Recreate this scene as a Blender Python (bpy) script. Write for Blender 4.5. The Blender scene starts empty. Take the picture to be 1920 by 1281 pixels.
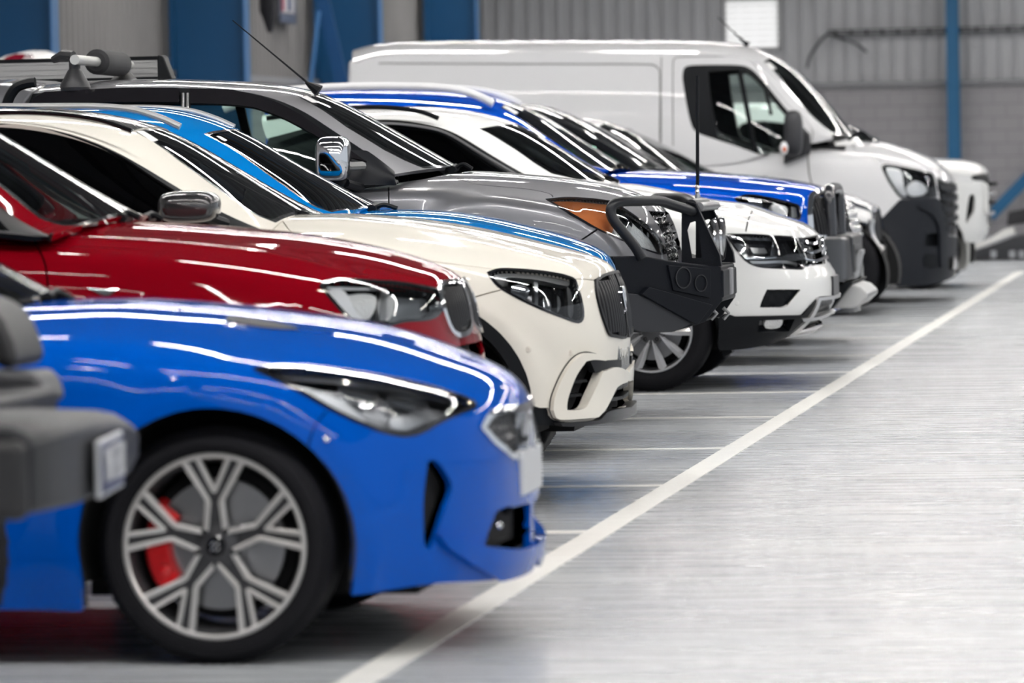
import bpy, bmesh, math, random
import numpy as np
from mathutils import Vector
from mathutils.geometry import delaunay_2d_cdt
random.seed(4)
SC = bpy.context.scene
COL = SC.collection

# ------------------------------------------------------------------ camera
YAW, PITCH, ROLL, CAMH, FPX = 8.624893, 2.25967948, 1.13434212, 1.40868769, 9000.
CC = np.array([0, 0, CAMH])
_y, _p, _r = np.radians([YAW, PITCH, ROLL])
CF = np.array([-np.sin(_y)*np.cos(_p), np.cos(_y)*np.cos(_p), -np.sin(_p)])
_rt = np.array([np.cos(_y), np.sin(_y), 0.]); _up = np.cross(_rt, CF)
CR = _rt*np.cos(_r)-_up*np.sin(_r); CU = _up*np.cos(_r)+_rt*np.sin(_r)
cam = bpy.data.cameras.new('camera'); camo = bpy.data.objects.new('camera', cam); COL.objects.link(camo)
from mathutils import Matrix
M4 = Matrix(((CR[0], CU[0], -CF[0], 0), (CR[1], CU[1], -CF[1], 0), (CR[2], CU[2], -CF[2], CAMH), (0, 0, 0, 1)))
camo.matrix_world = M4
cam.sensor_width = 36; cam.lens = FPX*36/1920; cam.clip_end = 300
cam.dof.use_dof = True; cam.dof.focus_distance = 22.5; cam.dof.aperture_fstop = cam.lens/46.; cam.dof.aperture_blades = 9
SC.camera = camo
# ------------------------------------------------------------------ world and exposure
SC.view_settings.view_transform = 'Standard'; SC.view_settings.look = 'None'
SC.view_settings.gamma = 1; SC.view_settings.use_curve_mapping = False
SC.view_settings.exposure = 0.4
W = bpy.data.worlds.new('world'); SC.world = W; W.use_nodes = True
bg = W.node_tree.nodes['Background']; bg.inputs[0].default_value = (.86, .92, 1, 1); bg.inputs[1].default_value = .5
SC.cycles.max_bounces = 8; SC.cycles.transparent_max_bounces = 16
SC.cycles.sample_clamp_indirect = 6
SC.cycles.use_denoising = True

# ------------------------------------------------------------------ picture ray onto a plane of the place
def ray(px, py): return CF+CR*((px-960)/FPX)-CU*((py-640.5)/FPX)
def onY(px, py, Y):
    r = ray(px, py); return CC+r*(Y/r[1])
def onX(px, py, X):
    r = ray(px, py); return CC+r*(X/r[0])
def proj(P):
    v = np.asarray(P, float)-CC; d = v@CF
    return np.stack([960+FPX*(v@CR)/d, 640.5-FPX*(v@CU)/d], -1)

# ------------------------------------------------------------------ materials
MATS = {}
def mat(name, col=(.5, .5, .5), rough=.5, metal=0., coat=0., spec=.5, emit=None, es=1., bump=None, noise=None, coat_r=.03):
    if name in MATS: return MATS[name]
    m = bpy.data.materials.new(name); m.use_nodes = True; nt = m.node_tree
    b = nt.nodes['Principled BSDF']
    b.inputs['Base Color'].default_value = (*col, 1); b.inputs['Roughness'].default_value = rough
    b.inputs['Metallic'].default_value = metal; b.inputs['Coat Weight'].default_value = coat
    b.inputs['Coat Roughness'].default_value = coat_r; b.inputs['Specular IOR Level'].default_value = spec
    if emit: b.inputs['Emission Color'].default_value = (*emit, 1); b.inputs['Emission Strength'].default_value = es
    if noise or bump:
        tc = nt.nodes.new('ShaderNodeTexCoord'); n = nt.nodes.new('ShaderNodeTexNoise')
        nt.links.new(tc.outputs['Object'], n.inputs['Vector'])
        if noise:
            n.inputs['Scale'].default_value = noise[0]; n.inputs['Detail'].default_value = 4
            mx = nt.nodes.new('ShaderNodeMix'); mx.data_type = 'RGBA'
            mx.inputs['A'].default_value = (*[c*(1-noise[1]) for c in col], 1); mx.inputs['B'].default_value = (*[min(1, c*(1+noise[1])) for c in col], 1)
            nt.links.new(n.outputs['Fac'], mx.inputs['Factor']); nt.links.new(mx.outputs['Result'], b.inputs['Base Color'])
        if bump:
            n2 = nt.nodes.new('ShaderNodeTexNoise'); n2.inputs['Scale'].default_value = bump[0]
            nt.links.new(tc.outputs['Object'], n2.inputs['Vector'])
            bp = nt.nodes.new('ShaderNodeBump'); bp.inputs['Strength'].default_value = bump[1]; bp.inputs['Distance'].default_value = .01
            nt.links.new(n2.outputs['Fac'], bp.inputs['Height']); nt.links.new(bp.outputs['Normal'], b.inputs['Normal'])
    MATS[name] = m; return m
def glass(name, tint, base=.05, rough=.0):
    if name in MATS: return MATS[name]
    m = bpy.data.materials.new(name); m.use_nodes = True; nt = m.node_tree; nt.nodes.clear()
    out = nt.nodes.new('ShaderNodeOutputMaterial'); mx = nt.nodes.new('ShaderNodeMixShader')
    tr = nt.nodes.new('ShaderNodeBsdfTransparent'); tr.inputs[0].default_value = (*tint, 1)
    gl = nt.nodes.new('ShaderNodeBsdfGlossy'); gl.inputs['Roughness'].default_value = rough; gl.inputs[0].default_value = (1, 1, 1, 1)
    fr = nt.nodes.new('ShaderNodeFresnel'); fr.inputs[0].default_value = 1.5
    nt.links.new(fr.outputs[0], mx.inputs[0])
    nt.links.new(tr.outputs[0], mx.inputs[1]); nt.links.new(gl.outputs[0], mx.inputs[2]); nt.links.new(mx.outputs[0], out.inputs[0])
    MATS[name] = m; return m
def paint(name, col, metal=.0, rough=.35, coat=1.):
    m = mat(name, col, rough, metal, coat, spec=.0); m.node_tree.nodes['Principled BSDF'].inputs['Coat IOR'].default_value = 1.3; return m
RUB = mat('tyre_rubber', (.008, .008, .010), .6, spec=.12, bump=(60, .15))
BLK = mat('black_plastic', (.006, .007, .009), .45, spec=.14)
TRIMG = mat('textured_grey_plastic', (.045, .047, .053), .55, bump=(300, .25))
GLB = mat('gloss_black', (.008, .008, .01), .12, coat=.6)
CHR = mat('chrome', (.82, .83, .85), .06, 1.)
SATIN = mat('satin_metal', (.62, .62, .63), .28, 1.)
VOID = mat('dark_cavity', (.004, .004, .005), .9)
INT = mat('cabin_lining', (.02, .021, .023), .8)
SEATM = mat('seat_cloth', (.028, .028, .032), .9)
WHT = mat('white_marking', (.8, .8, .8), .5)
GLW = glass('windscreen_glass', (.20, .26, .24))
GLS = glass('side_window_glass', (.66, .78, .74)); GLV = glass('clear_window_glass', (.86, .95, .92))
GLD = glass('privacy_glass', (.035, .04, .045))
GLL = glass('lamp_lens', (.93, .95, .96))

# ------------------------------------------------------------------ object helpers
def link(o, parent=None):
    COL.objects.link(o)
    if parent is not None: o.parent = parent
    return o
def mesh_obj(name, V, Fc, mats, parent=None, org=(0, 0, 0), fm=None, smooth=True, normals=None):
    me = bpy.data.meshes.new(name)
    V = np.asarray(V, float)-np.asarray(org, float)
    me.from_pydata(V.tolist(), [], [tuple(int(i) for i in f) for f in Fc])
    if not isinstance(mats, (list, tuple)): mats = [mats]
    for m in mats: me.materials.append(m)
    if fm is not None: me.polygons.foreach_set('material_index', np.asarray(fm, dtype=np.int32))
    if smooth is not False: me.polygons.foreach_set('use_smooth', [True]*len(me.polygons))
    if normals is not None: me.normals_split_custom_set_from_vertices([tuple(n) for n in normals])
    me.validate(); me.update()
    o = bpy.data.objects.new(name, me); return link(o, parent)
def empty(name, loc, label, cat, group=None):
    o = bpy.data.objects.new(name, None); o.location = loc; link(o); o.empty_display_size = .2
    o['label'] = label; o['category'] = cat
    if group: o['group'] = group
    return o
def tag(o, label, cat, group=None):
    o['label'] = label; o['category'] = cat
    if group: o['group'] = group
    return o
class MB:
    def __init__(s): s.v = []; s.f = []; s.m = []
    def add(s, V, Fs, mi=0):
        k = len(s.v); s.v += [tuple(p) for p in V]; s.f += [tuple(i+k for i in f) for f in Fs]; s.m += [mi]*len(Fs); return s
    def box(s, a, b, mi=0):
        x0, y0, z0 = a; x1, y1, z1 = b
        V = [(x0, y0, z0), (x1, y0, z0), (x1, y1, z0), (x0, y1, z0), (x0, y0, z1), (x1, y0, z1), (x1, y1, z1), (x0, y1, z1)]
        return s.add(V, [(0, 3, 2, 1), (4, 5, 6, 7), (0, 1, 5, 4), (1, 2, 6, 5), (2, 3, 7, 6), (3, 0, 4, 7)], mi)
    def hexa(s, V, mi=0): return s.add(V, [(0, 3, 2, 1), (4, 5, 6, 7), (0, 1, 5, 4), (1, 2, 6, 5), (2, 3, 7, 6), (3, 0, 4, 7)], mi)
    def prism(s, poly, y0, y1, mi=0):          # poly in x,z extruded along y
        n = len(poly); V = [(p[0], y0, p[1]) for p in poly]+[(p[0], y1, p[1]) for p in poly]
        return s.add(V, [tuple(range(n)), tuple(range(2*n-1, n-1, -1))]+[(i, i+n, (i+1) % n+n, (i+1) % n) for i in range(n)], mi)
    def tube(s, P, r, seg=12, mi=0, cap=True):
        P = [np.array(p, float) for p in P]; n = len(P); rr = r if hasattr(r, '__len__') else [r]*n
        T = [P[min(i+1, n-1)]-P[max(i-1, 0)] for i in range(n)]; T = [t/np.linalg.norm(t) for t in T]
        up = np.array([0, 0, 1.]) if abs(T[0][2]) < .9 else np.array([1., 0, 0])
        V = []
        for i in range(n):
            a = np.cross(T[i], up); a /= np.linalg.norm(a); b = np.cross(a, T[i]); up = b
            for k in range(seg):
                th = 2*math.pi*k/seg; V.append(P[i]+rr[i]*(a*math.cos(th)+b*math.sin(th)))
        Fs = [(i*seg+k, i*seg+(k+1) % seg, (i+1)*seg+(k+1) % seg, (i+1)*seg+k) for i in range(n-1) for k in range(seg)]
        if cap: Fs += [tuple(range(seg-1, -1, -1)), tuple((n-1)*seg+k for k in range(seg))]
        return s.add(V, Fs, mi)
    def lathe(s, prof, c=(0, 0, 0), seg=48, mi=0, axis='y', a0=0, a1=2*math.pi):   # prof (radius, axial)
        n = len(prof); V = []; full = abs(a1-a0-2*math.pi) < 1e-6; ns = seg if full else seg+1
        for k in range(ns):
            th = a0+(a1-a0)*k/seg; cs, sn = math.cos(th), math.sin(th)
            for r, h in prof:
                p = (r*cs, h, r*sn) if axis == 'y' else ((h, r*cs, r*sn) if axis == 'x' else (r*cs, r*sn, h))
                V.append((c[0]+p[0], c[1]+p[1], c[2]+p[2]))
        Fs = [(k*n+i, k*n+i+1, ((k+1) % ns)*n+i+1, ((k+1) % ns)*n+i) for k in range(seg) for i in range(n-1)]
        return s.add(V, Fs, mi)
    def obj(s, name, mats, parent=None, bevel=0, smooth=None, seg=2, org=(0, 0, 0)):
        o = mesh_obj(name, s.v, s.f, mats, parent, org=org, fm=s.m, smooth=False)
        bm = bmesh.new(); bm.from_mesh(o.data); bmesh.ops.recalc_face_normals(bm, faces=bm.faces); bm.to_mesh(o.data); bm.free()
        if smooth is None: smooth = 35
        if smooth:
            o.data.polygons.foreach_set('use_smooth', [True]*len(o.data.polygons))
            o.data.set_sharp_from_angle(angle=math.radians(smooth))
        if bevel:
            md = o.modifiers.new('bevel', 'BEVEL'); md.width = bevel; md.segments = seg; md.limit_method = 'ANGLE'; md.angle_limit = math.radians(30)
            md.harden_normals = True
        return o
def spl(pts, closed=False, step=None, sub=6):
    """Catmull-Rom through the points; a repeated point is a corner."""
    P = [np.array(p, float) for p in pts]; out = []
    Q = []; corner = []
    for p in P:
        if Q and np.allclose(Q[-1], p): corner[-1] = True
        else: Q.append(p); corner.append(False)
    n = len(Q); rng = range(n) if closed else range(n-1)
    for i in rng:
        b, c = Q[i], Q[(i+1) % n]
        a = b-(c-b) if (corner[i] or (not closed and i == 0)) else Q[i-1]
        d = c+(c-b) if (corner[(i+1) % n] or (not closed and i == n-2)) else Q[(i+2) % n]
        lb = np.linalg.norm(c-b)+1e-9
        m1 = (c-a)*.5; m2 = (d-b)*.5
        for m in (m1, m2):
            l = np.linalg.norm(m)
            if l > lb*1.2: m *= lb*1.2/l
        for k in range(sub):
            t = k/sub; h = t*t; g = h*t
            out.append((2*g-3*h+1)*b+(g-2*h+t)*m1+(3*h-2*g)*c+(g-h)*m2)
    if not closed: out.append(Q[-1])
    return np.array(out)
def resample(P, n=None, step=None, closed=False):
    P = np.asarray(P, float)
    if closed: P = np.vstack([P, P[:1]])
    L = np.r_[0, np.cumsum(np.linalg.norm(np.diff(P, axis=0), axis=1))]
    if step: n = max(2, int(round(L[-1]/step))+1)
    t = np.linspace(0, L[-1], n)
    R = np.stack([np.interp(t, L, P[:, k]) for k in range(P.shape[1])], 1)
    return R[:-1] if closed else R
def smooth1(pts):
    """Monotone cubic through (x, y) pairs, as a function."""
    P = np.array(sorted(map(tuple, pts)), float); x, y = P[:, 0], P[:, 1]
    if len(x) < 3: return lambda q: np.interp(q, x, y)
    h = np.diff(x); d = np.diff(y)/h; m = np.zeros(len(x)); m[0] = d[0]; m[-1] = d[-1]
    for i in range(1, len(x)-1):
        m[i] = 0 if d[i-1]*d[i] <= 0 else 2*d[i-1]*d[i]/(d[i-1]+d[i])
    def f(q):
        q = np.clip(np.asarray(q, float), x[0], x[-1]); i = np.clip(np.searchsorted(x, q)-1, 0, len(h)-1)
        t = (q-x[i])/h[i]; t2 = t*t; t3 = t2*t
        return (2*t3-3*t2+1)*y[i]+(t3-2*t2+t)*h[i]*m[i]+(3*t2-2*t3)*y[i+1]+(t3-t2)*h[i]*m[i+1]
    return f
def inpoly(P, poly):
    x, y = P[:, 0], P[:, 1]; r = np.zeros(len(P), bool); q = np.asarray(poly); j = len(q)-1
    for i in range(len(q)):
        yi, yj = q[i, 1], q[j, 1]
        if yi != yj:
            c = ((yi > y) != (yj > y)) & (x < (q[j, 0]-q[i, 0])*(y-yi)/(yj-yi)+q[i, 0]); r ^= c
        j = i
    return r

# ------------------------------------------------------------------ half-surface of a car body
class Surf:
    def __init__(s, G, Yc, iters=0, keep=None, flip=False):
        G = np.array(G, float); s.Yc = Yc
        for _ in range(iters):
            H = G.copy()
            A = .25*(G[:-2, 1:-1]+G[2:, 1:-1]+G[1:-1, :-2]+G[1:-1, 2:]); H[1:-1, 1:-1] = .5*H[1:-1, 1:-1]+.5*A
            # centre line kept on the mirror plane
            c = .25*(G[:-2, -1]+G[2:, -1]+2*G[1:-1, -2]); c[:, 1] = Yc; H[1:-1, -1] = .5*G[1:-1, -1]+.5*c
            H[1:-1, -1, 1] = G[1:-1, -1, 1]
            if keep == 'nose':
                c = .25*(G[-1, :-2]+G[-1, 2:]+2*G[-2, 1:-1]); c[:, 1] = Yc; H[-1, 1:-1] = .5*G[-1, 1:-1]+.5*c; H[-1, 1:-1, 1] = Yc
            G = H
        s.set(G, flip)
    def set(s, G, flip=None):
        if flip is None: flip = s.flip
        s.flip = flip; s.G = G; nu, nv = G.shape[:2]
        du = np.gradient(G, axis=0); dv = np.gradient(G, axis=1)
        # at the mirror plane the cross derivative has no x,z part
        N = np.cross(du, dv); N /= np.linalg.norm(N, axis=2, keepdims=True)+1e-12
        if flip: N = -N
        on = abs(G[..., 1]-s.Yc) < 1e-4
        N[on, 1] = 0; N /= np.linalg.norm(N, axis=2, keepdims=True)+1e-12
        for _ in range(3):
            Nn = N.copy(); Nn[1:-1, 1:-1] = .5*N[1:-1, 1:-1]+.125*(N[:-2, 1:-1]+N[2:, 1:-1]+N[1:-1, :-2]+N[1:-1, 2:]); Nn[1:-1, -1] = .5*N[1:-1, -1]+.25*(N[:-2, -1]+N[2:, -1]); Nn[1:-1, 0] = .5*N[1:-1, 0]+.25*(N[:-2, 0]+N[2:, 0]); N = Nn
        N /= np.linalg.norm(N, axis=2, keepdims=True)+1e-12
        s.N = N
        lu = np.linalg.norm(np.diff(G, axis=0), axis=2).mean(1); lv = np.linalg.norm(np.diff(G, axis=1), axis=2).mean(0)
        s.u = np.r_[0, np.cumsum(np.maximum(lu, 1e-4))]; s.v = np.r_[0, np.cumsum(np.maximum(lv, 1e-4))]
    def ev(s, Q, what='G'):
        A = s.G if what == 'G' else s.N
        Q = np.atleast_2d(Q); iu = np.clip(np.searchsorted(s.u, Q[:, 0])-1, 0, len(s.u)-2); iv = np.clip(np.searchsorted(s.v, Q[:, 1])-1, 0, len(s.v)-2)
        a = np.clip((Q[:, 0]-s.u[iu])/(s.u[iu+1]-s.u[iu]), 0, 1)[:, None]; b = np.clip((Q[:, 1]-s.v[iv])/(s.v[iv+1]-s.v[iv]), 0, 1)[:, None]
        R = (1-a)*(1-b)*A[iu, iv]+a*(1-b)*A[iu+1, iv]+(1-a)*b*A[iu, iv+1]+a*b*A[iu+1, iv+1]
        if what != 'G': R = R/(np.linalg.norm(R, axis=1, keepdims=True)+1e-12)
        return R
    def find(s, T, M, pen=None):
        """surface coordinates whose image under M is nearest to each target"""
        T = np.atleast_2d(np.asarray(T, float)); P = M(s.G.reshape(-1, 3)); nv = s.G.shape[1]; out = []
        eps = .004
        for t in T:
            d = ((P-t)**2).sum(1)
            if pen is not None: d = d+pen
            k = int(d.argmin()); q = np.array([s.u[k//nv], s.v[k % nv]]); best = q.copy(); bd = ((P[k]-t)**2).sum()
            for it in range(12):
                f0 = M(s.ev(q))[0]-t
                e0 = eps if q[0]+eps < s.u[-1] else -eps; e1 = eps if q[1]+eps < s.v[-1] else -eps
                J = np.stack([(M(s.ev(q+[e0, 0]))[0]-t-f0)/e0, (M(s.ev(q+[0, e1]))[0]-t-f0)/e1], 1)
                try: dq = np.linalg.lstsq(J, -f0, rcond=1e-3)[0]
                except Exception: break
                l = np.linalg.norm(dq)
                if l > .06: dq *= .06/l
                q = np.clip(q+dq, [0, 0], [s.u[-1], s.v[-1]])
                e = ((M(s.ev(q))[0]-t)**2).sum()
                if e < bd: bd = e; best = q.copy()
            out.append(best)
        return np.array(out)
    def px(s, T):
        V = s.G.reshape(-1, 3); N = s.N.reshape(-1, 3)
        pen = np.where(((V-CC)*N).sum(1) > 0, 4000., 0.)
        return s.find(T, proj, pen)
    def xz(s, T):
        pen = np.where(s.N.reshape(-1, 3)[:, 1] > -.15, 4., 0.)
        return s.find(T, lambda P: P[:, [0, 2]], pen)
    def xy(s, T):
        pen = np.where(s.N.reshape(-1, 3)[:, 2] < .3, 4., 0.)
        return s.find(T, lambda P: P[:, [0, 1]], pen)
    def mesh(s, poly=None, holes=(), extra=(), h=.04, off=0., lift=None):
        """triangulates the part of the surface inside poly and outside holes. Returns V, N, F, boundary edges, uv"""
        lo = np.array([0., 0.]); hi = np.array([s.u[-1], s.v[-1]])
        rings = []
        box = np.array([[0, 0], [hi[0], 0], hi, [0, hi[1]]])
        rings.append((resample(box, step=h, closed=True), True))
        for p in ([poly] if poly is not None else [])+list(holes): rings.append((np.clip(resample(p, step=min(h, .02), closed=True), lo, hi), True))
        for p in extra: rings.append((np.clip(resample(p, step=h), lo, hi), False))
        a, b = (lo, hi) if poly is None else (np.maximum(np.min(poly, 0)-h, lo), np.minimum(np.max(poly, 0)+h, hi))
        if poly is not None: rings = rings[1:]
        xs = np.arange(a[0]+h*.5, b[0], h); ys = np.arange(a[1]+h*.5, b[1], h*.9)
        g = np.array([(x+(h*.5 if j % 2 else 0), y) for j, y in enumerate(ys) for x in xs if x+(h*.5 if j % 2 else 0) < b[0]]) if len(xs) and len(ys) else np.zeros((0, 2))
        R = np.vstack([r[0] for r in rings])
        if poly is not None and len(g): g = g[inpoly(g, poly)]
        if len(g):
            for hp in holes: g = g[~inpoly(g, hp)]
            ok = np.ones(len(g), bool)
            for i in range(0, len(g), 500): ok[i:i+500] = (((g[i:i+500, None]-R[None])**2).sum(2).min(1) > (min(h, .02)*.55)**2)
            g = g[ok]
        V = list(map(Vector, R.tolist()))+list(map(Vector, g.tolist())); E = []; k = 0
        for r, cl in rings:
            n = len(r); E += [(k+i, k+(i+1) % n) for i in range(n if cl else n-1)]; k += n
        vo, eo, fo, *_ = delaunay_2d_cdt(V, E, [], 0, 1e-6)
        Q = np.array([tuple(v) for v in vo]); Fc = np.array([f for f in fo if len(f) == 3])
        if not len(Fc): return None
        C = Q[Fc].mean(1); ok = np.ones(len(Fc), bool)
        if poly is not None: ok &= inpoly(C, np.clip(poly, lo, hi))
        for hp in holes: ok &= ~inpoly(C, np.clip(hp, lo, hi))
        A = Q[Fc]; ar = (A[:, 1, 0]-A[:, 0, 0])*(A[:, 2, 1]-A[:, 0, 1])-(A[:, 2, 0]-A[:, 0, 0])*(A[:, 1, 1]-A[:, 0, 1])
        ok &= abs(ar) > 1e-9; Fc = Fc[ok]; ar = ar[ok]
        Fc[ar < 0] = Fc[ar < 0][:, ::-1]
        if s.flip: Fc = Fc[:, ::-1]
        used = np.unique(Fc); mp = -np.ones(len(Q), int); mp[used] = range(len(used)); Q = Q[used]; Fc = mp[Fc]
        N = s.ev(Q, 'N'); V = s.ev(Q)+N*off
        if lift is not None: V = V+N*lift(Q, V)[:, None]
        return V, N, Fc, Q
    def build(s, name, mats, parent, org, poly=None, holes=(), h=.04, off=0., rim=.02, mirror='join', fm=None, extra=(), lift=None, rimmat=None, flat=False):
        R = s.mesh(poly, holes, extra, h, off, lift)
        if R is None: return None
        V, N, Fc, Q = R
        F2 = [tuple(f) for f in Fc]; mi = [0]*len(F2) if fm is None else list(fm(Q[Fc].mean(1), V[Fc].mean(1)))
        if lift is not None:      # recompute normals from geometry
            NN = np.zeros_like(V); fn = np.cross(V[Fc[:, 1]]-V[Fc[:, 0]], V[Fc[:, 2]]-V[Fc[:, 0]])
            for k in range(3): np.add.at(NN, Fc[:, k], fn)
            N = NN/(np.linalg.norm(NN, axis=1, keepdims=True)+1e-12)
        if rim:
            cnt = {}
            for f in F2:
                for k in range(3):
                    a, b = f[k], f[(k+1) % 3]; cnt[(min(a, b), max(a, b))] = (a, b) if (min(a, b), max(a, b)) not in cnt else None
            Vx = list(V); Nx = list(N)
            for e in cnt.values():
                if e is None: continue
                a, b = e
                if abs(V[a][1]-s.Yc) < 2e-3 and abs(V[b][1]-s.Yc) < 2e-3: continue
                t = V[b]-V[a]; n = np.cross(t, N[a]); n /= np.linalg.norm(n)+1e-12; k = len(Vx)
                Vx += [V[a], V[b], V[b]-N[b]*rim, V[a]-N[a]*rim]; Nx += [n]*4
                F2.append((k, k+3, k+2, k+1)); mi.append(0 if rimmat is None else rimmat)
            V = np.array(Vx); N = np.array(Nx)
        def mir(V, N):
            V2 = V.copy(); V2[:, 1] = 2*s.Yc-V[:, 1]; N2 = N.copy(); N2[:, 1] *= -1; return V2, N2
        V2, N2 = mir(V, N)
        if mirror == 'join':
            n = len(V); F3 = F2+[tuple(i+n for i in f[::-1]) for f in F2]
            return mesh_obj(name, np.vstack([V, V2]), F3, mats, parent, org, mi+mi, True, np.vstack([N, N2]))
        o = mesh_obj(name, V, F2, mats, parent, org, mi, True, N)
        if mirror == 'pair': mesh_obj(name, V2, [f[::-1] for f in F2], mats, parent, org, mi, True, N2)
        return o
def band(line, w):
    """closed polygon of width w around an open polyline (surface coordinates)"""
    P = resample(line, step=.02); T = np.gradient(P, axis=0); T /= np.linalg.norm(T, axis=1, keepdims=True)+1e-12
    Nn = np.stack([-T[:, 1], T[:, 0]], 1)*w/2
    return np.vstack([P+Nn, (P-Nn)[::-1]])
def inset(poly, d):
    P = resample(np.asarray(poly), step=.012, closed=True); T = np.roll(P, -1, 0)-np.roll(P, 1, 0); T /= np.linalg.norm(T, axis=1, keepdims=True)+1e-12
    a = .5*np.sum(P[:, 0]*np.roll(P[:, 1], -1)-np.roll(P[:, 0], -1)*P[:, 1]); sg = 1 if a > 0 else -1
    return P+np.stack([-T[:, 1], T[:, 0]], 1)*d*sg

# ------------------------------------------------------------------ body builders
def low_surface(Yc, Wd, top, front, bot, crown, vf, A=.7, p=2.5, nh=2.6, xr=-7.2, nu=120, n1=46, n2=34, iters=12, bumps=(), px=True, wx=None, sp=.35, rearfac=1., hb=()):
    T = np.array([onY(a, b, Yc)[[0, 2]] for a, b in top]) if px else np.array(top, float)
    Fr = np.array([onY(a, b, Yc)[[0, 2]] for a, b in front]) if px else np.array(front, float)
    T = np.vstack([[xr, T[0, 1]+(.0)], T]) if T[0, 0] > xr+.05 else T
    zc = smooth1(T); Fr = Fr[np.argsort(Fr[:, 1])]; xf = smooth1(Fr[:, ::-1]); zle = Fr[-1, 1]
    zb = smooth1(bot); cr = smooth1(crown); vw = smooth1(vf); wxf = smooth1(wx) if wx else (lambda x: np.ones_like(x))
    xn = float(xf(zle))
    def zs(x): return np.minimum(zc(np.minimum(x, T[-1, 0]))-cr(x), 9)
    def plan(u, xfz, x0):
        uc = .62; L = xfz-A-x0
        th = np.clip((u-uc)/(1-uc), 0, 1)*np.pi/2
        a = A*(1-np.sin(th)**(2/p)); w = np.cos(th)**(2/p)
        t = np.clip(u/uc, 0, 1); t = 1-(1-t)**1.35
        return np.where(u < uc, x0+L*t, xfz-a), np.where(u < uc, 1., w)
    u = np.linspace(0, 1, nu)[:, None]; v1 = np.linspace(0, 1, n1)[None]
    z = np.full((nu, n1), .5)
    for _ in range(6):
        x, w = plan(u, xf(z), xr); z = zb(x)+(zs(x)-zb(x))*v1
        z = np.minimum(z, zle+ (np.clip((xn-x)/.05, 0, 1)*9))
    y = Yc-Wd*w*vw(v1)*wxf(x)
    G1 = np.stack([x, y, z], 2)
    S = G1[:, -1]                                     # shoulder
    un = u[:, 0]; uc = .62
    spx = np.where(un < uc, S[:, 0], S[:, 0]+0)
    k0 = np.argmax(un >= uc); xs0 = S[k0, 0]; t = np.clip((un-uc)/(1-uc), 0, 1); spx = np.where(un < uc, S[:, 0], xs0+(xn-sp-xs0)*t)
    G2 = np.zeros((nu, n2, 3)); ws_tab = smooth1([(S[i, 0]+1e-6*i, Yc-S[i, 1]) for i in range(nu)])
    for j in range(n2):
        r = (j+1)/n2
        X = S[:, 0]*(1-r)+spx*r; Y = S[:, 1]*(1-r)+Yc*r
        q = np.clip((Yc-Y)/np.maximum(ws_tab(X), .05), 0, 1)
        Z = zc(np.minimum(X, T[-1, 0]))-cr(X)*q**nh
        for bf in hb: Z = Z+bf(X, Yc-Y)
        G2[:, j] = np.stack([X, Y, Z], 1)
    G = np.concatenate([G1, G2], 1)
    s = Surf(G, Yc, iters, 'nose', flip=False)
    # orientation: outward normals
    k = s.N[nu//3, n1//2]
    if k[1] > 0: s.set(s.G, True)
    if bumps:
        G = s.G.copy(); d = np.zeros(G.shape[:2])
        for bf in bumps: d += bf(G[..., 0], Yc-G[..., 1], G[..., 2], s.N)
        s.set(G+s.N*d[..., None])
    s.n1 = n1; return s
def strip_surface(E, C, Yc, n=30, crown=None, iters=2, flip=None, want=(0, -1, 1), bulge=0., nu=70, kx=2., kz=2.2):
    """ruled patch from edge E to edge C (same number of 3D points)"""
    E = np.array(E, float); C = np.array(C, float)
    t = np.r_[0, np.cumsum(np.linalg.norm(np.diff((E+C)/2, axis=0), axis=1))]; tt = np.linspace(0, t[-1], nu)
    f = lambda P: np.stack([smooth1(np.stack([t, P[:, k]], 1))(tt) for k in range(3)], 1)
    E2, C2 = f(E), f(C)
    for Q_ in (E2, C2):
        for _ in range(14): Q_[1:-1] = .5*Q_[1:-1]+.25*(Q_[:-2]+Q_[2:])
    r = np.linspace(0, 1, n)[None, :, None]
    G = E2[:, None]*(1-r)+C2[:, None]*r
    if crown:          # roof: x and z approach the centre line quadratically
        for k, ex in ((0, kx), (2, kz)): G[..., k] = E2[:, None, k]+(C2-E2)[:, None, k]*(1-(1-r[..., 0])**ex)
        if bulge: pass
    elif bulge: G[..., 1] -= bulge*np.sin(np.pi*r[..., 0])
    s = Surf(G, Yc, 0, flip=False)
    m = s.N[nu//2, n//2]
    if m@np.array(want) < 0: s.set(s.G, True)
    return s
def gauss(x, w): return np.exp(-(x/w)**2)

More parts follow.
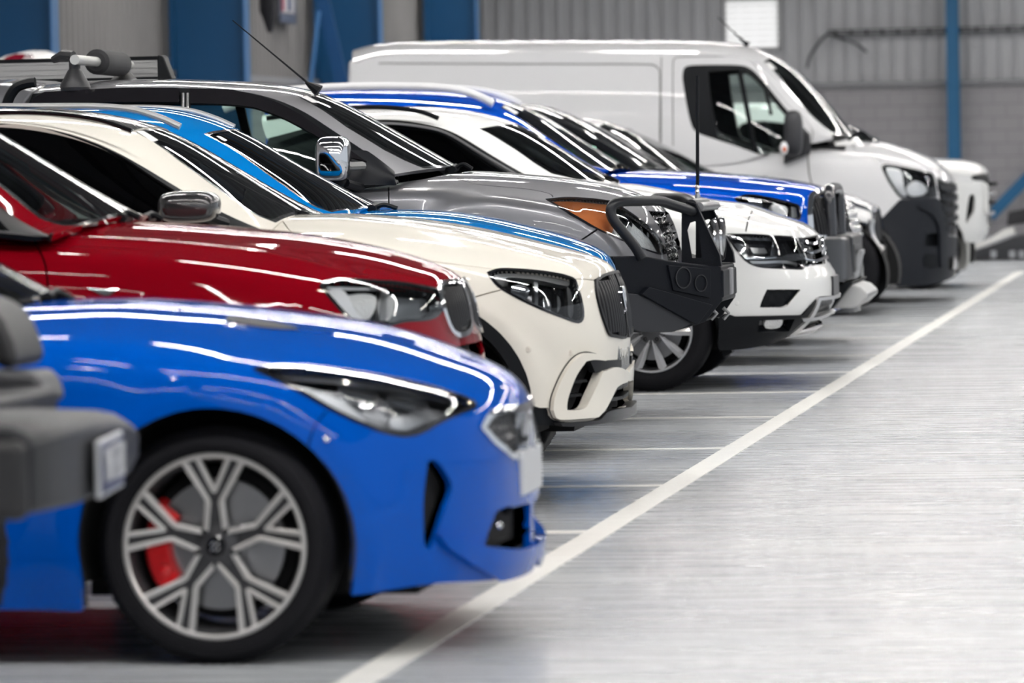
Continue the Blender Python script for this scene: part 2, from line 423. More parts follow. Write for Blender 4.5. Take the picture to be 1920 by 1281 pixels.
def tyre_wheel(root, org, X, Ys, R, rr, wd, style, side=-1, rim_mats=None, caliper=None, steer=0., name='wheel', tread=True, seg=72):
    """a wheel whose outer face is at lateral position Ys; side -1 faces the camera. Returned Empty is a part."""
    w = bpy.data.objects.new(name, None); w.location = (X-org[0], Ys-org[1], R-org[2]); link(w, root); w.rotation_euler = (0, 0, steer)
    s = -side; m = MB()       # outer face at y=0, inward is +y*s
    pr = [(rr-.004, .012), (rr+.004, .002), (rr+.02, -.001), (rr+.3*(R-rr), -.008), (rr+.6*(R-rr), -.007), (R-.022, .004), (R-.006, .02), (R, .035)]
    ng = 4; gw = .008; ys = np.linspace(.035, wd-.035, ng+2)[1:-1]
    for g in ys: pr += [(R, g-gw/2), (R-.008, g-gw/2), (R-.008, g+gw/2), (R, g+gw/2)]
    pr += [(R, wd-.035), (R-.006, wd-.02), (R-.03, wd-.004), (rr+.02, wd), (rr-.004, wd-.012)]
    m.lathe([(a, b*s) for a, b in pr], seg=seg)
    if tread:                 # shoulder blocks as small lugs
        for k in range(seg):
            th = 2*math.pi*(k+.5)/seg; c, sn = math.cos(th), math.sin(th); dt = .010
            V = []
            for (r0, yy) in ((R-.014, .008), (R+.0015, .03)):
                for sg in (-1, 1): V.append(((r0)*c-sg*dt*sn, yy*s, r0*sn+sg*dt*c))
            V += [(V[2][0]*1, .052*s, V[2][2]), (V[3][0], .052*s, V[3][2])]
            m.add(V, [(0, 1, 3, 2), (2, 3, 5, 4)])
    ty = m.obj('tyre', RUB, w, smooth=40)
    face, dark = rim_mats
    m = MB(); lip = [(rr-.001, .012), (rr-.001, .006), (rr-.004, .003), (rr-.012, .003), (rr-.016, .008)]
    m.lathe([(a, b*s) for a, b in lip], seg=seg)
    m.lathe([(a, b*s) for a, b in [(rr-.016, .008), (rr-.024, .03), (rr-.03, .06), (rr-.03, wd-.02), (rr-.002, wd-.008)]], seg=seg, mi=1)
    m.obj('rim', [face, dark], w)
    # brake disc
    m = MB(); m.lathe([(a, b*s) for a, b in [(.02, .075), (.075, .075), (.08, .09), (rr*.70, .09), (rr*.70, .115), (.02, .115)]], seg=48)
    m.obj('brake_disc', mat('brake_disc_steel', (.35, .35, .36), .35, 1.), w)
    m = MB(); m.lathe([(a, b*s) for a, b in [(rr-.05, .135), (.01, .135)]], seg=40); m.obj('hub_shield', VOID, w)
    if caliper:
        m = MB(); a0 = math.radians(180-38); a1 = math.radians(180+38)
        m.lathe([(a, b*s) for a, b in [(rr*.50, .06), (rr*.52, .048), (rr*.76, .048), (rr*.80, .06), (rr*.80, .13), (rr*.50, .13), (rr*.50, .06)]], seg=14, a0=a0, a1=a1)
        for q in (-1, 1):
            th = math.pi+q*.42; m.lathe([(.0, .040*s), (.017, .042*s), (.02, .05*s)], c=(rr*.64*math.cos(th), 0, rr*.64*math.sin(th)), seg=14)
        m.obj('brake_caliper', caliper, w, bevel=.004)
    def bar(m, p0, p1, w0, w1, y0, y1, th=.02, mi=0):     # spoke bar between two points of the x,z plane
        p0 = np.array(p0); p1 = np.array(p1); t = p1-p0; t /= np.linalg.norm(t); n = np.array([-t[1], t[0]])
        A = [p0+n*w0/2, p0-n*w0/2]; B = [p1+n*w1/2, p1-n*w1/2]
        V = [(A[0][0], y0*s, A[0][1]), (A[1][0], y0*s, A[1][1]), (B[1][0], y1*s, B[1][1]), (B[0][0], y1*s, B[0][1])]
        b = .8
        V += [(v[0], (v[1]*s+th)*s, v[2]) for v in V]
        m.hexa(V, mi)
    def P(r, a): a = math.radians(a); return (r*math.cos(a), r*math.sin(a))
    if style == 'y5':
        for k in range(5):
            a = 90+72*k; m = MB()
            # a Y: trunk of two ridges that split at mid radius, dark channel between them
            rs, ro = rr*.52, rr-.008
            for q in (-1, 1):
                i0 = P(rr*.19, a+q*33); i1 = P(rs*.94, a+q*8.3); o1 = P(ro, a+q*19.5); 
                bar(m, i0, i1, .013, .015, .020, .016, .03); bar(m, i1, o1, .013, .017, .016, .006, .03)
                f0 = P(rs*1.10, a); f1 = P(ro, a+q*10.5); bar(m, f0, f1, .012, .013, .015, .006, .03)
                e0 = P(rs*1.02, a+q*4); e1 = P(ro, a+q*15); bar(m, e0, e1, .022, .025, .026, .018, .02, 1)
            bar(m, P(rr*.12, a), P(rs*1.05, a), .05, .042, .032, .028, .02, 1)
            m.obj('spoke', [face, dark], w, bevel=.0025)
        m = MB(); m.lathe([(x, b*s) for x, b in [(.0, .018), (.034, .018), (.036, .022), (.062, .027), (.066, .06)]], seg=40, mi=0)
        m.obj('hub', dark, w)
        m = MB(); m.lathe([(x, b*s) for x, b in [(.0, .0155), (.027, .0155), (.030, .018)]], seg=32); m.obj('centre_cap', GLB, w)
        m = MB()
        for dz in (-.008, .008): m.tube([(-.012, .0145*s, dz-.004), (-.004, .0145*s, dz+.004), (.004, .0145*s, dz-.004), (.012, .0145*s, dz+.004)], .003, 6)
        m.obj('cap_emblem', CHR, w)
        for k in range(5):
            x, z = P(.052, 90+36+72*k); m = MB(); m.lathe([(.0, .016*s), (.008, .016*s), (.009, .03*s)], c=(x, 0, z), seg=10); m.obj('wheel_nut', CHR, w)
    elif style == 'v5':
        for k in range(5):
            a = -92+72*k; m = MB()
            for q in (-1, 1):
                c0 = P(rr*.22, a+q*8); c1 = P(rr-.012, a+q*19)
                p0 = np.array(c0); p1 = np.array(c1); t = p1-p0; t /= np.linalg.norm(t); n = np.array([-t[1], t[0]])
                pm = p0*.42+p1*.58; Vv = []
                for pp, ww, yy in ((p0, .012, .02), (pm, .044, .016), (p1, .05, .004)):
                    Vv += [(pp+n*ww/2, yy+.02), (pp+n*ww*.02, yy), (pp-n*ww/2, yy+.014), (pp-n*ww*.4, yy+.04)]
                V = [(v[0][0], v[1]*s, v[0][1]) for v in Vv]
                m.add(V, [(i*4+j, i*4+(j+1) % 4, (i+1)*4+(j+1) % 4, (i+1)*4+j) for i in range(2) for j in range(4)]+[(0, 1, 2, 3), (11, 10, 9, 8)])
            m.obj('spoke', face, w, smooth=20)
        m = MB(); m.lathe([(x, b*s) for x, b in [(.0, .02), (.045, .02), (.075, .03), (.08, .06)]], seg=40); m.obj('hub', dark, w)
        for k in range(5):
            x, z = P(.058, -92+36+72*k); m = MB(); m.lathe([(.0, .03*s), (.009, .018*s), (.012, .018*s), (.014, .03*s)], c=(x, 0, z), seg=12); m.obj('wheel_nut', VOID, w)
    else:
        for k in range(6):
            m = MB(); a = 90+60*k; bar(m, P(.04, a), P(rr-.01, a), .06, .05, .03, .012, .03); m.obj('spoke', [face, dark], w, bevel=.004)
        m = MB(); m.lathe([(x, b*s) for x, b in [(.0, .02), (.06, .02), (.08, .05)]], seg=32); m.obj('hub', dark, w)
    return w
RIM_MACH = mat('machined_alloy', (.78, .76, .74), .32, .75); RIM_DARK = mat('dark_alloy', (.07, .07, .075), .35, .6)
RIM_SILV = mat('silver_alloy', (.80, .80, .82), .28, .8)
def four_wheels(root, org, X, Yc, Wd, wb, R, rr, wd, style, rim_mats, caliper=None, inset_=.012, **k):
    for xx in (X, X-wb):
        for sd in (-1, 1):
            tyre_wheel(root, org, xx, Yc+sd*(Wd-inset_), R, rr, wd, style, side=sd, rim_mats=rim_mats, caliper=caliper, **k)
def arch_poly(s, X, Z, r, zlow=-1, a0=-80, a1=260, rx=None):
    P = [(X+(rx or r)*math.cos(math.radians(a)), Z+r*math.sin(math.radians(a))) for a in np.linspace(a0, a1, 40)]
    P = [(x, z) for x, z in P if z > Z-r*.2]
    P = [(P[0][0]+.005, 0.02)]+P+[(P[-1][0]-.005, 0.02)]
    return s.xz(P)
def well(root, org, X, Yc, Wd, r, zt=None):
    for sd in (-1, 1):
        m = MB(); y0 = Yc+sd*(Wd-.03); y1 = Yc+sd*(Wd-.36)
        n = 24; V = []; 
        for k in range(n+1):
            a = math.radians(-15+210*k/n); V += [(X+r*math.cos(a), y0, .33+r*math.sin(a)), (X+r*math.cos(a), y1, .33+r*math.sin(a))]
        m.add(V, [(2*i, 2*i+1, 2*i+3, 2*i+2) for i in range(n)]+[tuple(2*i+1 for i in range(n+1))])
        m.obj('wheel_well', VOID, root, org=org)
def under(root, org, xa, xb, Yc, Wd, z=.22, h=.18):
    m = MB(); m.box((xa, Yc-Wd, z), (xb, Yc+Wd, z+h)); m.obj('underbody', VOID, root, org=org)
def seat(root, org, X, Y, Z=.55, name='seat', m_=None):
    m = MB(); m.hexa([(X-.1, Y-.25, Z-.12), (X+.45, Y-.25, Z-.1), (X+.45, Y+.25, Z-.1), (X-.1, Y+.25, Z-.12), (X-.1, Y-.25, Z), (X+.45, Y-.25, Z+.04), (X+.45, Y+.25, Z+.04), (X-.1, Y+.25, Z)])
    m.hexa([(X-.12, Y-.25, Z), (X+.04, Y-.25, Z), (X+.04, Y+.25, Z), (X-.12, Y+.25, Z), (X-.30, Y-.2, Z+.6), (X-.20, Y-.2, Z+.6), (X-.20, Y+.2, Z+.6), (X-.30, Y+.2, Z+.6)])
    m.hexa([(X-.32, Y-.13, Z+.64), (X-.22, Y-.13, Z+.64), (X-.22, Y+.13, Z+.64), (X-.32, Y+.13, Z+.64), (X-.36, Y-.11, Z+.82), (X-.28, Y-.11, Z+.82), (X-.28, Y+.11, Z+.82), (X-.36, Y+.11, Z+.82)])
    m.obj(name, m_ or SEATM, root, bevel=.03, org=org)
def steering(root, org, X, Y, Z):
    m = MB(); P = []
    for k in range(25):
        a = 2*math.pi*k/24; P.append((X-.07*math.sin(a)*1., Y+.185*math.cos(a), Z+.17*math.sin(a)))
    m.tube(P, .014, 8, cap=False); m.tube([(X, Y-.17, Z), (X+.03, Y, Z-.01), (X, Y+.17, Z)], .016, 6); m.tube([(X+.02, Y, Z), (X+.35, Y, Z-.12)], .03, 8)
    m.obj('steering_wheel', INT, root, org=org)
#@@CARS
# ------------------------------------------------------------------ the hall
def struct(o): o['kind'] = 'structure'; return o
def floor_mat():
    m = bpy.data.materials.new('polished_concrete'); m.use_nodes = True; nt = m.node_tree; N = nt.nodes; L = nt.links; b = N['Principled BSDF']
    tc = N.new('ShaderNodeTexCoord')
    def noise(sc, det, rg, rot=0):
        mp = N.new('ShaderNodeMapping'); mp.inputs['Scale'].default_value = sc; mp.inputs['Rotation'].default_value = (0, 0, rot); L.new(tc.outputs['Object'], mp.inputs[0])
        n = N.new('ShaderNodeTexNoise'); n.inputs['Scale'].default_value = 1; n.inputs['Detail'].default_value = det; n.inputs['Roughness'].default_value = rg; L.new(mp.outputs[0], n.inputs['Vector']); return n.outputs['Fac']
    def ramp(f, a, ca, b_, cb):
        r = N.new('ShaderNodeValToRGB'); r.color_ramp.elements[0].position = a; r.color_ramp.elements[0].color = (*ca, 1); r.color_ramp.elements[1].position = b_; r.color_ramp.elements[1].color = (*cb, 1); L.new(f, r.inputs[0]); return r.outputs[0]
    def mix(t, f, A, B):
        x = N.new('ShaderNodeMix'); x.data_type = 'RGBA'; x.blend_type = t; x.inputs['Factor'].default_value = f; L.new(A, x.inputs['A']); L.new(B, x.inputs['B']); return x.outputs['Result']
    streak = ramp(noise((.45, 3.6, 1), 6, .65), .34, (.91, .915, .93), .66, (1.03, 1.03, 1.03))
    fine = ramp(noise((1.6, 30, 1), 5, .7, .02), .36, (.965, .965, .97), .62, (1.01, 1.01, 1.01))
    blot = ramp(noise((.8, 1.1, 1), 3, .5), .3, (.88, .89, .91), .7, (1.05, 1.05, 1.04))
    base = N.new('ShaderNodeRGB'); base.outputs[0].default_value = (.44, .455, .47, 1)
    c = mix('MULTIPLY', 1, base.outputs[0], streak); c = mix('MULTIPLY', 1, c, fine); c = mix('MULTIPLY', 1, c, blot)
    L.new(c, b.inputs['Base Color'])
    rr = ramp(noise((.6, 9, 1), 4, .6), .3, (.25, .25, .25), .75, (.31, .31, .31)); L.new(rr, b.inputs['Roughness'])
    b.inputs['Specular IOR Level'].default_value = .5
    return m
mb = MB(); mb.box((-13, -12, -.2), (22, 78, 0)); struct(mb.obj('floor', floor_mat(), smooth=0))
LINE = mat('line_paint', (.80, .79, .75), .4, noise=(9, .10))
n_trim = 0
def trim(x0, x1, y0, y1, z0, z1, m, skew=0):
    global n_trim; n_trim += 1; b = MB(); b.hexa([(x0, y0, z0), (x1, y0+skew, z0), (x1, y1+skew, z0), (x0, y1, z0), (x0, y0, z1), (x1, y0+skew, z1), (x1, y1+skew, z1), (x0, y1, z1)])
    return struct(b.obj('trim_%d' % n_trim, m, smooth=0))
trim(-2.40, -2.29, -6, 52.6, 0, .003, LINE)
def onZ(px, py):
    r = ray(px, py); return CC+r*(-CAMH/r[2])
for (px, py) in ((1090, 998), (1240, 911), (1355, 841), (1452, 782), (1530, 735), (1592, 698), (1643, 666), (1690, 634), (1722, 608)):
    g = onZ(px, py); trim(-8.6, -2.40, g[1]-.05, g[1]+.05, 0, .002, LINE)
JNT = mat('joint_filler', (.52, .53, .54), .4)
for (px, py) in ((1800, 634), (1700, 815)):
    g = onZ(px, py); trim(-2.29, 16, g[1]-.018, g[1]+.018, 0, .0015, JNT)
# ceiling
CEIL = mat('ceiling_sheet', (.10, .105, .12), .7)
nt = CEIL.node_tree; tc = nt.nodes.new('ShaderNodeTexCoord'); sx = nt.nodes.new('ShaderNodeSeparateXYZ'); nt.links.new(tc.outputs['Object'], sx.inputs[0])
md = nt.nodes.new('ShaderNodeMath'); md.operation = 'MULTIPLY'; md.inputs[1].default_value = 1/2.4; nt.links.new(sx.outputs[1], md.inputs[0]); fr = nt.nodes.new('ShaderNodeMath'); fr.operation = 'FRACT'; nt.links.new(md.outputs[0], fr.inputs[0])
rp = nt.nodes.new('ShaderNodeValToRGB'); rp.color_ramp.interpolation = 'CONSTANT'; el = rp.color_ramp.elements; el[0].color = (.12, .125, .135, 1); el[1].position = .22; el[1].color = (.018, .02, .026, 1)
for q_, c_ in ((.34, .06), (.62, .016), (.70, .09)): e_ = el.new(q_); e_.color = (c_, c_*1.03, c_*1.1, 1)
nt.links.new(fr.outputs[0], rp.inputs[0]); nt.links.new(rp.outputs[0], nt.nodes['Principled BSDF'].inputs['Base Color'])
mb = MB(); mb.box((-13, -12, 7.0), (22, 78, 7.2)); struct(mb.obj('ceiling', CEIL, smooth=0))
LAMP = mat('lamp_tube', (1, 1, 1), .4, emit=(1, .98, .95), es=98)
LAMPB = mat('lamp_body', (.7, .7, .7), .5)
lb = None
for j, Y in enumerate([-7, 2, 11, 20, 29, 38, 47.5, 57, 66]):
    for i, X in enumerate([-8, -1.5, 5, 11.5]):
        if lb is None:
            r = empty('ceiling_light', (X, Y, 6.0), 'long white strip light hanging under the dark ceiling', 'light', 'strip lights under the ceiling')
            mb = MB(); mb.box((-2.9, -.09, .02), (2.9, .09, .09)); mb.box((-2.9, -.09, -.02), (2.9, -.075, .02)); mb.box((-2.9, .075, -.02), (2.9, .09, .02)); a = mb.obj('lamp_body', LAMPB, r, smooth=0)
            mb = MB()
            for k in range(2): mb.box((-2.85+2.87*k, -.045, -.02), (-.02+2.87*k, .045, .02))
            b = mb.obj('lamp_tube', LAMP, r, smooth=0)
            mb = MB(); mb.tube([(0, 0, .1), (0, 0, 1.0)], .012, 6); c = mb.obj('hanging_rod', LAMPB, r, smooth=0)
            lb = (r, a, b, c)
        else:
            r = lb[0].copy(); r.location = (X, Y, 6.0); COL.objects.link(r)
            for q in lb[1:]:
                d = q.copy(); COL.objects.link(d); d.parent = r
bl = None
BULB = mat('bay_bulb', (1, 1, 1), .4, emit=(1, .93, .82), es=260)
for (X, Y) in ((2.5, 4), (-4.5, 9), (6, 12), (-1, 17), (4, 22), (-5, 27), (2, 33), (-3, 42)):
    if bl is None:
        r = empty('bay_lamp', (X, Y, 5.6), 'round pendant lamp hanging under the dark ceiling', 'light', 'round pendant lamps')
        mb = MB(); mb.lathe([(.02, .30), (.05, .28), (.16, .05), (.17, 0), (.155, .0), (.04, .26)], seg=24, axis='z'); a = mb.obj('lamp_shade', LAMPB, r)
        mb = MB(); mb.lathe([(.001, -.03), (.05, -.015), (.07, .04), (.04, .12), (.001, .14)], seg=16, axis='z'); b = mb.obj('bulb', BULB, r); mb = MB(); mb.tube([(0, 0, .29), (0, 0, 1.4)], .01, 6); c = mb.obj('hanging_rod', LAMPB, r); bl = (r, a, b, c)
    else:
        r = bl[0].copy(); r.location = (X, Y, 5.6); COL.objects.link(r)
        for q in bl[1:]: d = q.copy(); COL.objects.link(d); d.parent = r
# walls
SHEET = mat('wall_sheet', (.50, .50, .515), .55, noise=(.9, .12)); 
def block_mat():
    m = bpy.data.materials.new('painted_blockwork'); m.use_nodes = True; nt = m.node_tree; N = nt.nodes; L = nt.links; b = N['Principled BSDF']
    tc = N.new('ShaderNodeTexCoord'); sp = N.new('ShaderNodeSeparateXYZ'); cb = N.new('ShaderNodeCombineXYZ'); L.new(tc.outputs['Object'], sp.inputs[0])
    ad = N.new('ShaderNodeMath'); L.new(sp.outputs[0], ad.inputs[0]); L.new(sp.outputs[1], ad.inputs[1]); L.new(ad.outputs[0], cb.inputs[0]); L.new(sp.outputs[2], cb.inputs[1])
    br = N.new('ShaderNodeTexBrick'); L.new(cb.outputs[0], br.inputs[0]); br.inputs['Scale'].default_value = 1; br.inputs['Brick Width'].default_value = .4; br.inputs['Row Height'].default_value = .2
    br.inputs['Mortar Size'].default_value = .006; br.inputs['Color1'].default_value = (.36, .345, .355, 1); br.inputs['Color2'].default_value = (.345, .33, .343, 1); br.inputs['Mortar'].default_value = (.22, .21, .22, 1)
    L.new(br.outputs['Color'], b.inputs['Base Color']); b.inputs['Roughness'].default_value = .7; return m
BLOCK = block_mat()
WY = 74.
def ribs(axis, a0, a1, base, z0, z1, pitch, depth, sign, name, m):
    """ribbed steel sheeting; axis x: runs along x at y=base"""
    V = []; prof = []
    n = int((a1-a0)/pitch)
    for k in range(n+1):
        s0 = a0+k*pitch; prof += [(s0, 0), (s0+pitch*.72, 0), (s0+pitch*.80, depth), (s0+pitch*.92, depth)]
    for s_, d in prof:
        for z in (z0, z1):
            V.append((s_, base+sign*d, z) if axis == 'x' else (base+sign*d, s_, z))
    F_ = [(2*i, 2*i+2, 2*i+3, 2*i+1) for i in range(len(prof)-1)]
    k0 = len(V)
    for s_, d in ((prof[0][0], -.12), (prof[-1][0], -.12)):
        for z in (z0, z1): V.append((s_, base+sign*d, z) if axis == 'x' else (base+sign*d, s_, z))
    F_.append((k0, k0+1, k0+3, k0+2))
    b = MB(); b.add(V, F_); return struct(b.obj(name, m, smooth=0))
ribs('x', -12, 22, WY, 2.36, 7.1, .235, .06, -1, 'wall_back', SHEET)
mb = MB(); mb.box((-12, WY-.12, 0), (22, WY+.2, 2.30)); struct(mb.obj('wall_back_blockwork', BLOCK, smooth=0))
trim(-12, 22, WY-.22, WY+.1, 2.30, 2.38, mat('ledge_flashing', (.25, .25, .26), .5))
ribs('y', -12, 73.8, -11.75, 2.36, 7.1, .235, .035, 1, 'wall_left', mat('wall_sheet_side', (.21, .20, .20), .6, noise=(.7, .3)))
mb = MB(); mb.box((-12, -12, 0), (-11.7, 73.8, 2.30)); struct(mb.obj('wall_left_blockwork', BLOCK, smooth=0))
trim(-11.76, -11.55, -12, 73.7, 2.30, 2.38, mat('ledge_flashing', (.25, .25, .26), .5))
BLUE = mat('portal_blue', (.0, .055, .15), .45); BLUE2 = mat('portal_blue_flange', (.05, .16, .36), .45); BLUEP = mat('post_blue', (.0, .11, .26), .45)
for i, Y in enumerate((34.6, 43.2, 51.9, 60.3, 68.7)):
    m = MB(); g = .78 if i < 4 else .70
    m.box((-11.55, Y-.008, 0), (-11.55+g, Y+.008, 6.9)); m.box((-11.60, Y-.12, 0), (-11.55, Y+.12, 6.9)); m.box((-11.55+g, Y-.13, 0), (-11.53+g, Y+.13, 6.9), 1)
    o = m.obj('portal_column', [BLUE, BLUE2], smooth=0)
    tag(o, ['deep blue steel portal column nearest the front on the left wall', 'deep blue steel portal column at the left edge of the photo', 'deep blue steel portal column left of the wall sign',
            'deep blue steel portal column right of the wall sign with a sloping brace before it', 'deep blue steel portal column in the far left corner above the white van'][i], 'column')
def post(px, w, z1, lab, Y=WY-.45):
    p = onY(px, 300, Y); m = MB(); h = w/2; x = p[0]
    m.box((x-h, Y-.16, 0), (x+h, Y-.145, z1)); m.box((x-.006, Y-.145, 0), (x+.006, Y+.145, z1)); m.box((x-h, Y+.145, 0), (x+h, Y+.16, z1))
    return tag(m.obj('steel_post', BLUEP, smooth=0), lab, 'post')
post(1790, .185, 6.9, 'slim bright blue steel post standing before the grey block wall')
def brace(pa, pb, Y, w, lab, m_):
    a = onY(*pa, Y); b = onY(*pb, Y); m = MB(); t = (b-a)/np.linalg.norm(b-a); n = np.array([-t[2], 0, t[0]])*w/2; yv = np.array([0, .05, 0])
    m.hexa([a-n-yv, b-n-yv, b-n+yv, a-n+yv, a+n-yv, b+n-yv, b+n+yv, a+n+yv]); return tag(m.obj('steel_brace', m_, smooth=0), lab, 'brace')
brace((1856, 406), (1990, 268), WY-.6, .17, 'diagonal blue steel brace rising at the right edge behind the trailer', BLUEP)
brace((598, -30), (718, 480), 59.5, .16, 'dark blue diagonal brace left of the fourth portal column', mat('brace_blue', (.0, .05, .16), .5))
brace((598, 20), (545, 480), 58.9, .035, 'thin light blue rod leaning beside the dark diagonal brace', BLUE2)
# louvre window
a = onY(1362, 3, WY-.05); b = onY(1459, 88, WY-.05)
LV = empty('window_1', ((a[0]+b[0])/2, WY-.06, b[2]), 'x', 'x'); del LV['label']; del LV['category']; LV['kind'] = 'structure'
m = MB(); xa, xb, zt, zb = a[0], b[0], a[2]+.0, b[2]
for q in ((xa-.04, xa), (xb, xb+.04)): m.box((q[0], WY-.14, zb-.04), (q[1], WY-.03, zt+.04))
m.box((xa-.04, WY-.14, zt), (xb+.04, WY-.03, zt+.08)); m.box((xa-.04, WY-.14, zb-.05), (xb+.04, WY-.03, zb))
org = LV.location
m.obj('window_frame', mat('window_frame_white', (.6, .6, .6), .5), LV, smooth=0, org=org)
m = MB(); n = 8
for k in range(n):
    z = zb+(zt-zb)*(k+.1)/n; dz = (zt-zb)/n*.78; m.hexa([(xa, WY-.12, z), (xb, WY-.12, z), (xb, WY-.11, z), (xa, WY-.11, z), (xa, WY-.06, z+dz), (xb, WY-.06, z+dz), (xb, WY-.05, z+dz), (xa, WY-.05, z+dz)])
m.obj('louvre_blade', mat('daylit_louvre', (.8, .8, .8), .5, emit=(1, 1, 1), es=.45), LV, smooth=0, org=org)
m = MB(); m.box((xa, WY-.045, zb), (xb, WY-.04, zt)); m.obj('backing', mat('louvre_gap', (.12, .12, .12), .6), LV, smooth=0, org=org)
# cable tray with loose hose on the back wall
a = onY(1552, 62, WY-.2); z = a[2]
m = MB()
for dz in (-.035, .02): m.box((a[0], WY-.24, z+dz), (12, WY-.2, z+dz+.022))
for k in range(60):
    x = a[0]+.1+.24*k
    if x < 12: m.box((x, WY-.235, z-.05), (x+.035, WY-.08, z+.05))
tag(m.obj('cable_tray', mat('tray_black', (.03, .03, .033), .6), smooth=0), 'black cable tray running along the grey sheet wall right of the louvre', 'cable tray')
m = MB(); P = [onY(*q, WY-.3) for q in ((1513, 128), (1518, 108), (1530, 88), (1545, 70), (1556, 62))]; m.tube(spl(P), .022, 8)
tag(m.obj('rubber_hose', mat('hose_black', (.05, .05, .055), .6)), 'grey black hose hanging down from the left end of the cable tray', 'hose')
m = MB(); P = [onY(*q, WY-.3) for q in ((1560, 66), (1585, 74), (1605, 82), (1626, 98))]; m.tube(spl(P), .02, 8)
tag(m.obj('rubber_hose', mat('hose_black')), 'short hose end drooping to the right under the cable tray', 'hose')
# wall sign on the left wall
XW = -11.62
def wallrect(nm, pa, pb, m_, d, par=None, org=(0, 0, 0)):
    A = onX(*pa, XW+d); B = onX(*pb, XW+d); return MB().box((XW+d-.012, A[1], B[2]), (XW+d, B[1], A[2])).obj(nm, m_, par, smooth=0, org=org)
a = onX(524, 0, XW); SG = empty('wall_sign', tuple(onX(540, 46, XW)), 'framed sign with red and blue bars on the left wall between blue columns', 'sign'); so = SG.location
wallrect('backing_board', (523, -30), (556, 46), mat('sign_grey', (.09, .10, .14), .5), .03, SG, so)
wallrect('white_panel', (527, -30), (552, 26), mat('sign_white', (.5, .48, .5), .5), .045, SG, so)
wallrect('red_bar', (529, -30), (534, 21), mat('sign_red', (.30, .06, .10), .5), .06, SG, so)
wallrect('blue_bar', (541, -30), (546, 21), mat('sign_blue', (.02, .05, .13), .5), .06, SG, so)
wallrect('caption_panel', (527, 29), (552, 42), mat('sign_slate', (.10, .12, .18), .5), .045, SG, so)
# dark hanging blob left of the sign
m = MB(); P = [onX(*q, -11.45) for q in ((500, -40), (503, 20), (506, 60))]; m.tube(P, [.10, .11, .03], 12)
tag(m.obj('hanging_bag', mat('bag_black', (.02, .02, .025), .8)), 'dark bag hanging on the left wall beside the framed sign', 'bag')
# ------------------------------------------------------------------ 1 blue sports sedan (nearest whole car)
def arch_bump(X, Z, r, amp, wd=.05, zc=None):
    def f(x, h, z, N):
        d = np.hypot(x-X, z-Z); side = np.clip((-N[..., 1]-.3)*2, 0, 1)
        return amp*np.where(d < r+.02, 1, np.exp(-((d-r-.02)/wd)**2))*side*(z < Z+r+.3)
    return f
def crease(P, amp, w):
    """raised character line through x,z points on the side"""
    f = smooth1(P); x0, x1 = min(p[0] for p in P), max(p[0] for p in P)
    def g(x, h, z, N):
        side = np.clip((-N[..., 1]-.2)*2, 0, 1); e = np.clip((x-x0)/.15, 0, 1)*np.clip((x1-x)/.15, 0, 1)
        return amp*gauss(z-f(x), w)*side*e
    return g
def glasshouse(root, org, s_top, s_side=None): pass
def dashboard(root, org, X, Yc, W_, z): 
    m = MB(); m.hexa([(X-.75, Yc-W_, z-.35), (X, Yc-W_, z-.35), (X, Yc+W_, z-.35), (X-.75, Yc+W_, z-.35), (X-.62, Yc-W_, z-.02), (X, Yc-W_, z-.01), (X, Yc+W_, z-.01), (X-.62, Yc+W_, z-.02)])
    m.obj('dashboard', INT, root, bevel=.03, org=org)
def wiper(root, org, P, Y):
    m = MB(); Q = [onY(a, b, Y) for a, b in P]; m.tube(spl(Q, sub=4), .012, 6); m.tube([Q[0]+np.array([0, -.05, .0]), Q[0]+np.array([0, .08, .01])], .022, 8); m.obj('wiper', BLK, root, org=org)
def lamp_unit(s, root, org, poly, depth, inner, name='headlight', back=None, gask=.010, lensoff=.001):
    """headlight: clear lens over a housing; inner = list of (pixel polygon, offset, material, rim, name)"""
    L = s.build(name, [GLL, GLB], root, org, poly=poly, h=.03, off=lensoff, rim=.012, mirror='pair', rimmat=1)
    for Lx in [o for o in root.children if o.name.startswith(name) and o.type == 'MESH' and not o.get('done')]:
        Lx['done'] = 1
    ch = [o for o in root.children if o.name.split('.')[0] == name and o.get('done') == 1]
    near = L
    H = s.build('lamp_housing', [back or GLB], near, org, poly=poly, h=.04, off=-depth, rim=-(depth-.004), mirror='one')
    s.build('lamp_housing', [back or GLB], root, org, poly=poly, h=.05, off=-depth, rim=-(depth-.004), mirror='far') if False else None
    for (pp, off, m_, rim, nm) in inner:
        q = s.px(spl(pp, True)) if not isinstance(pp, np.ndarray) else pp
        s.build(nm, [m_], near, org, poly=q, h=.02, off=-off, rim=rim, mirror='one')
    G = s.build('lamp_gasket', [GLB], near, org, poly=inset(poly, -gask), holes=[inset(poly, gask*.35)], h=.05, off=.0018, rim=.01, mirror='one')
    for k in [o for o in root.children if o.get('done')]: del k['done']
    return near
def ball(root, org, p, r, m_, name, sq=(1, 1, 1)):
    m = MB(); n = 10; m.lathe([(r*math.sin(math.pi*k/n), r*math.cos(math.pi*k/n)) for k in range(n+1)], seg=20)
    m.v = [(p[0]+v[0]*sq[0], p[1]+v[1]*sq[1], p[2]+v[2]*sq[2]) for v in m.v]; return m.obj(name, m_, root, org=org, smooth=80)


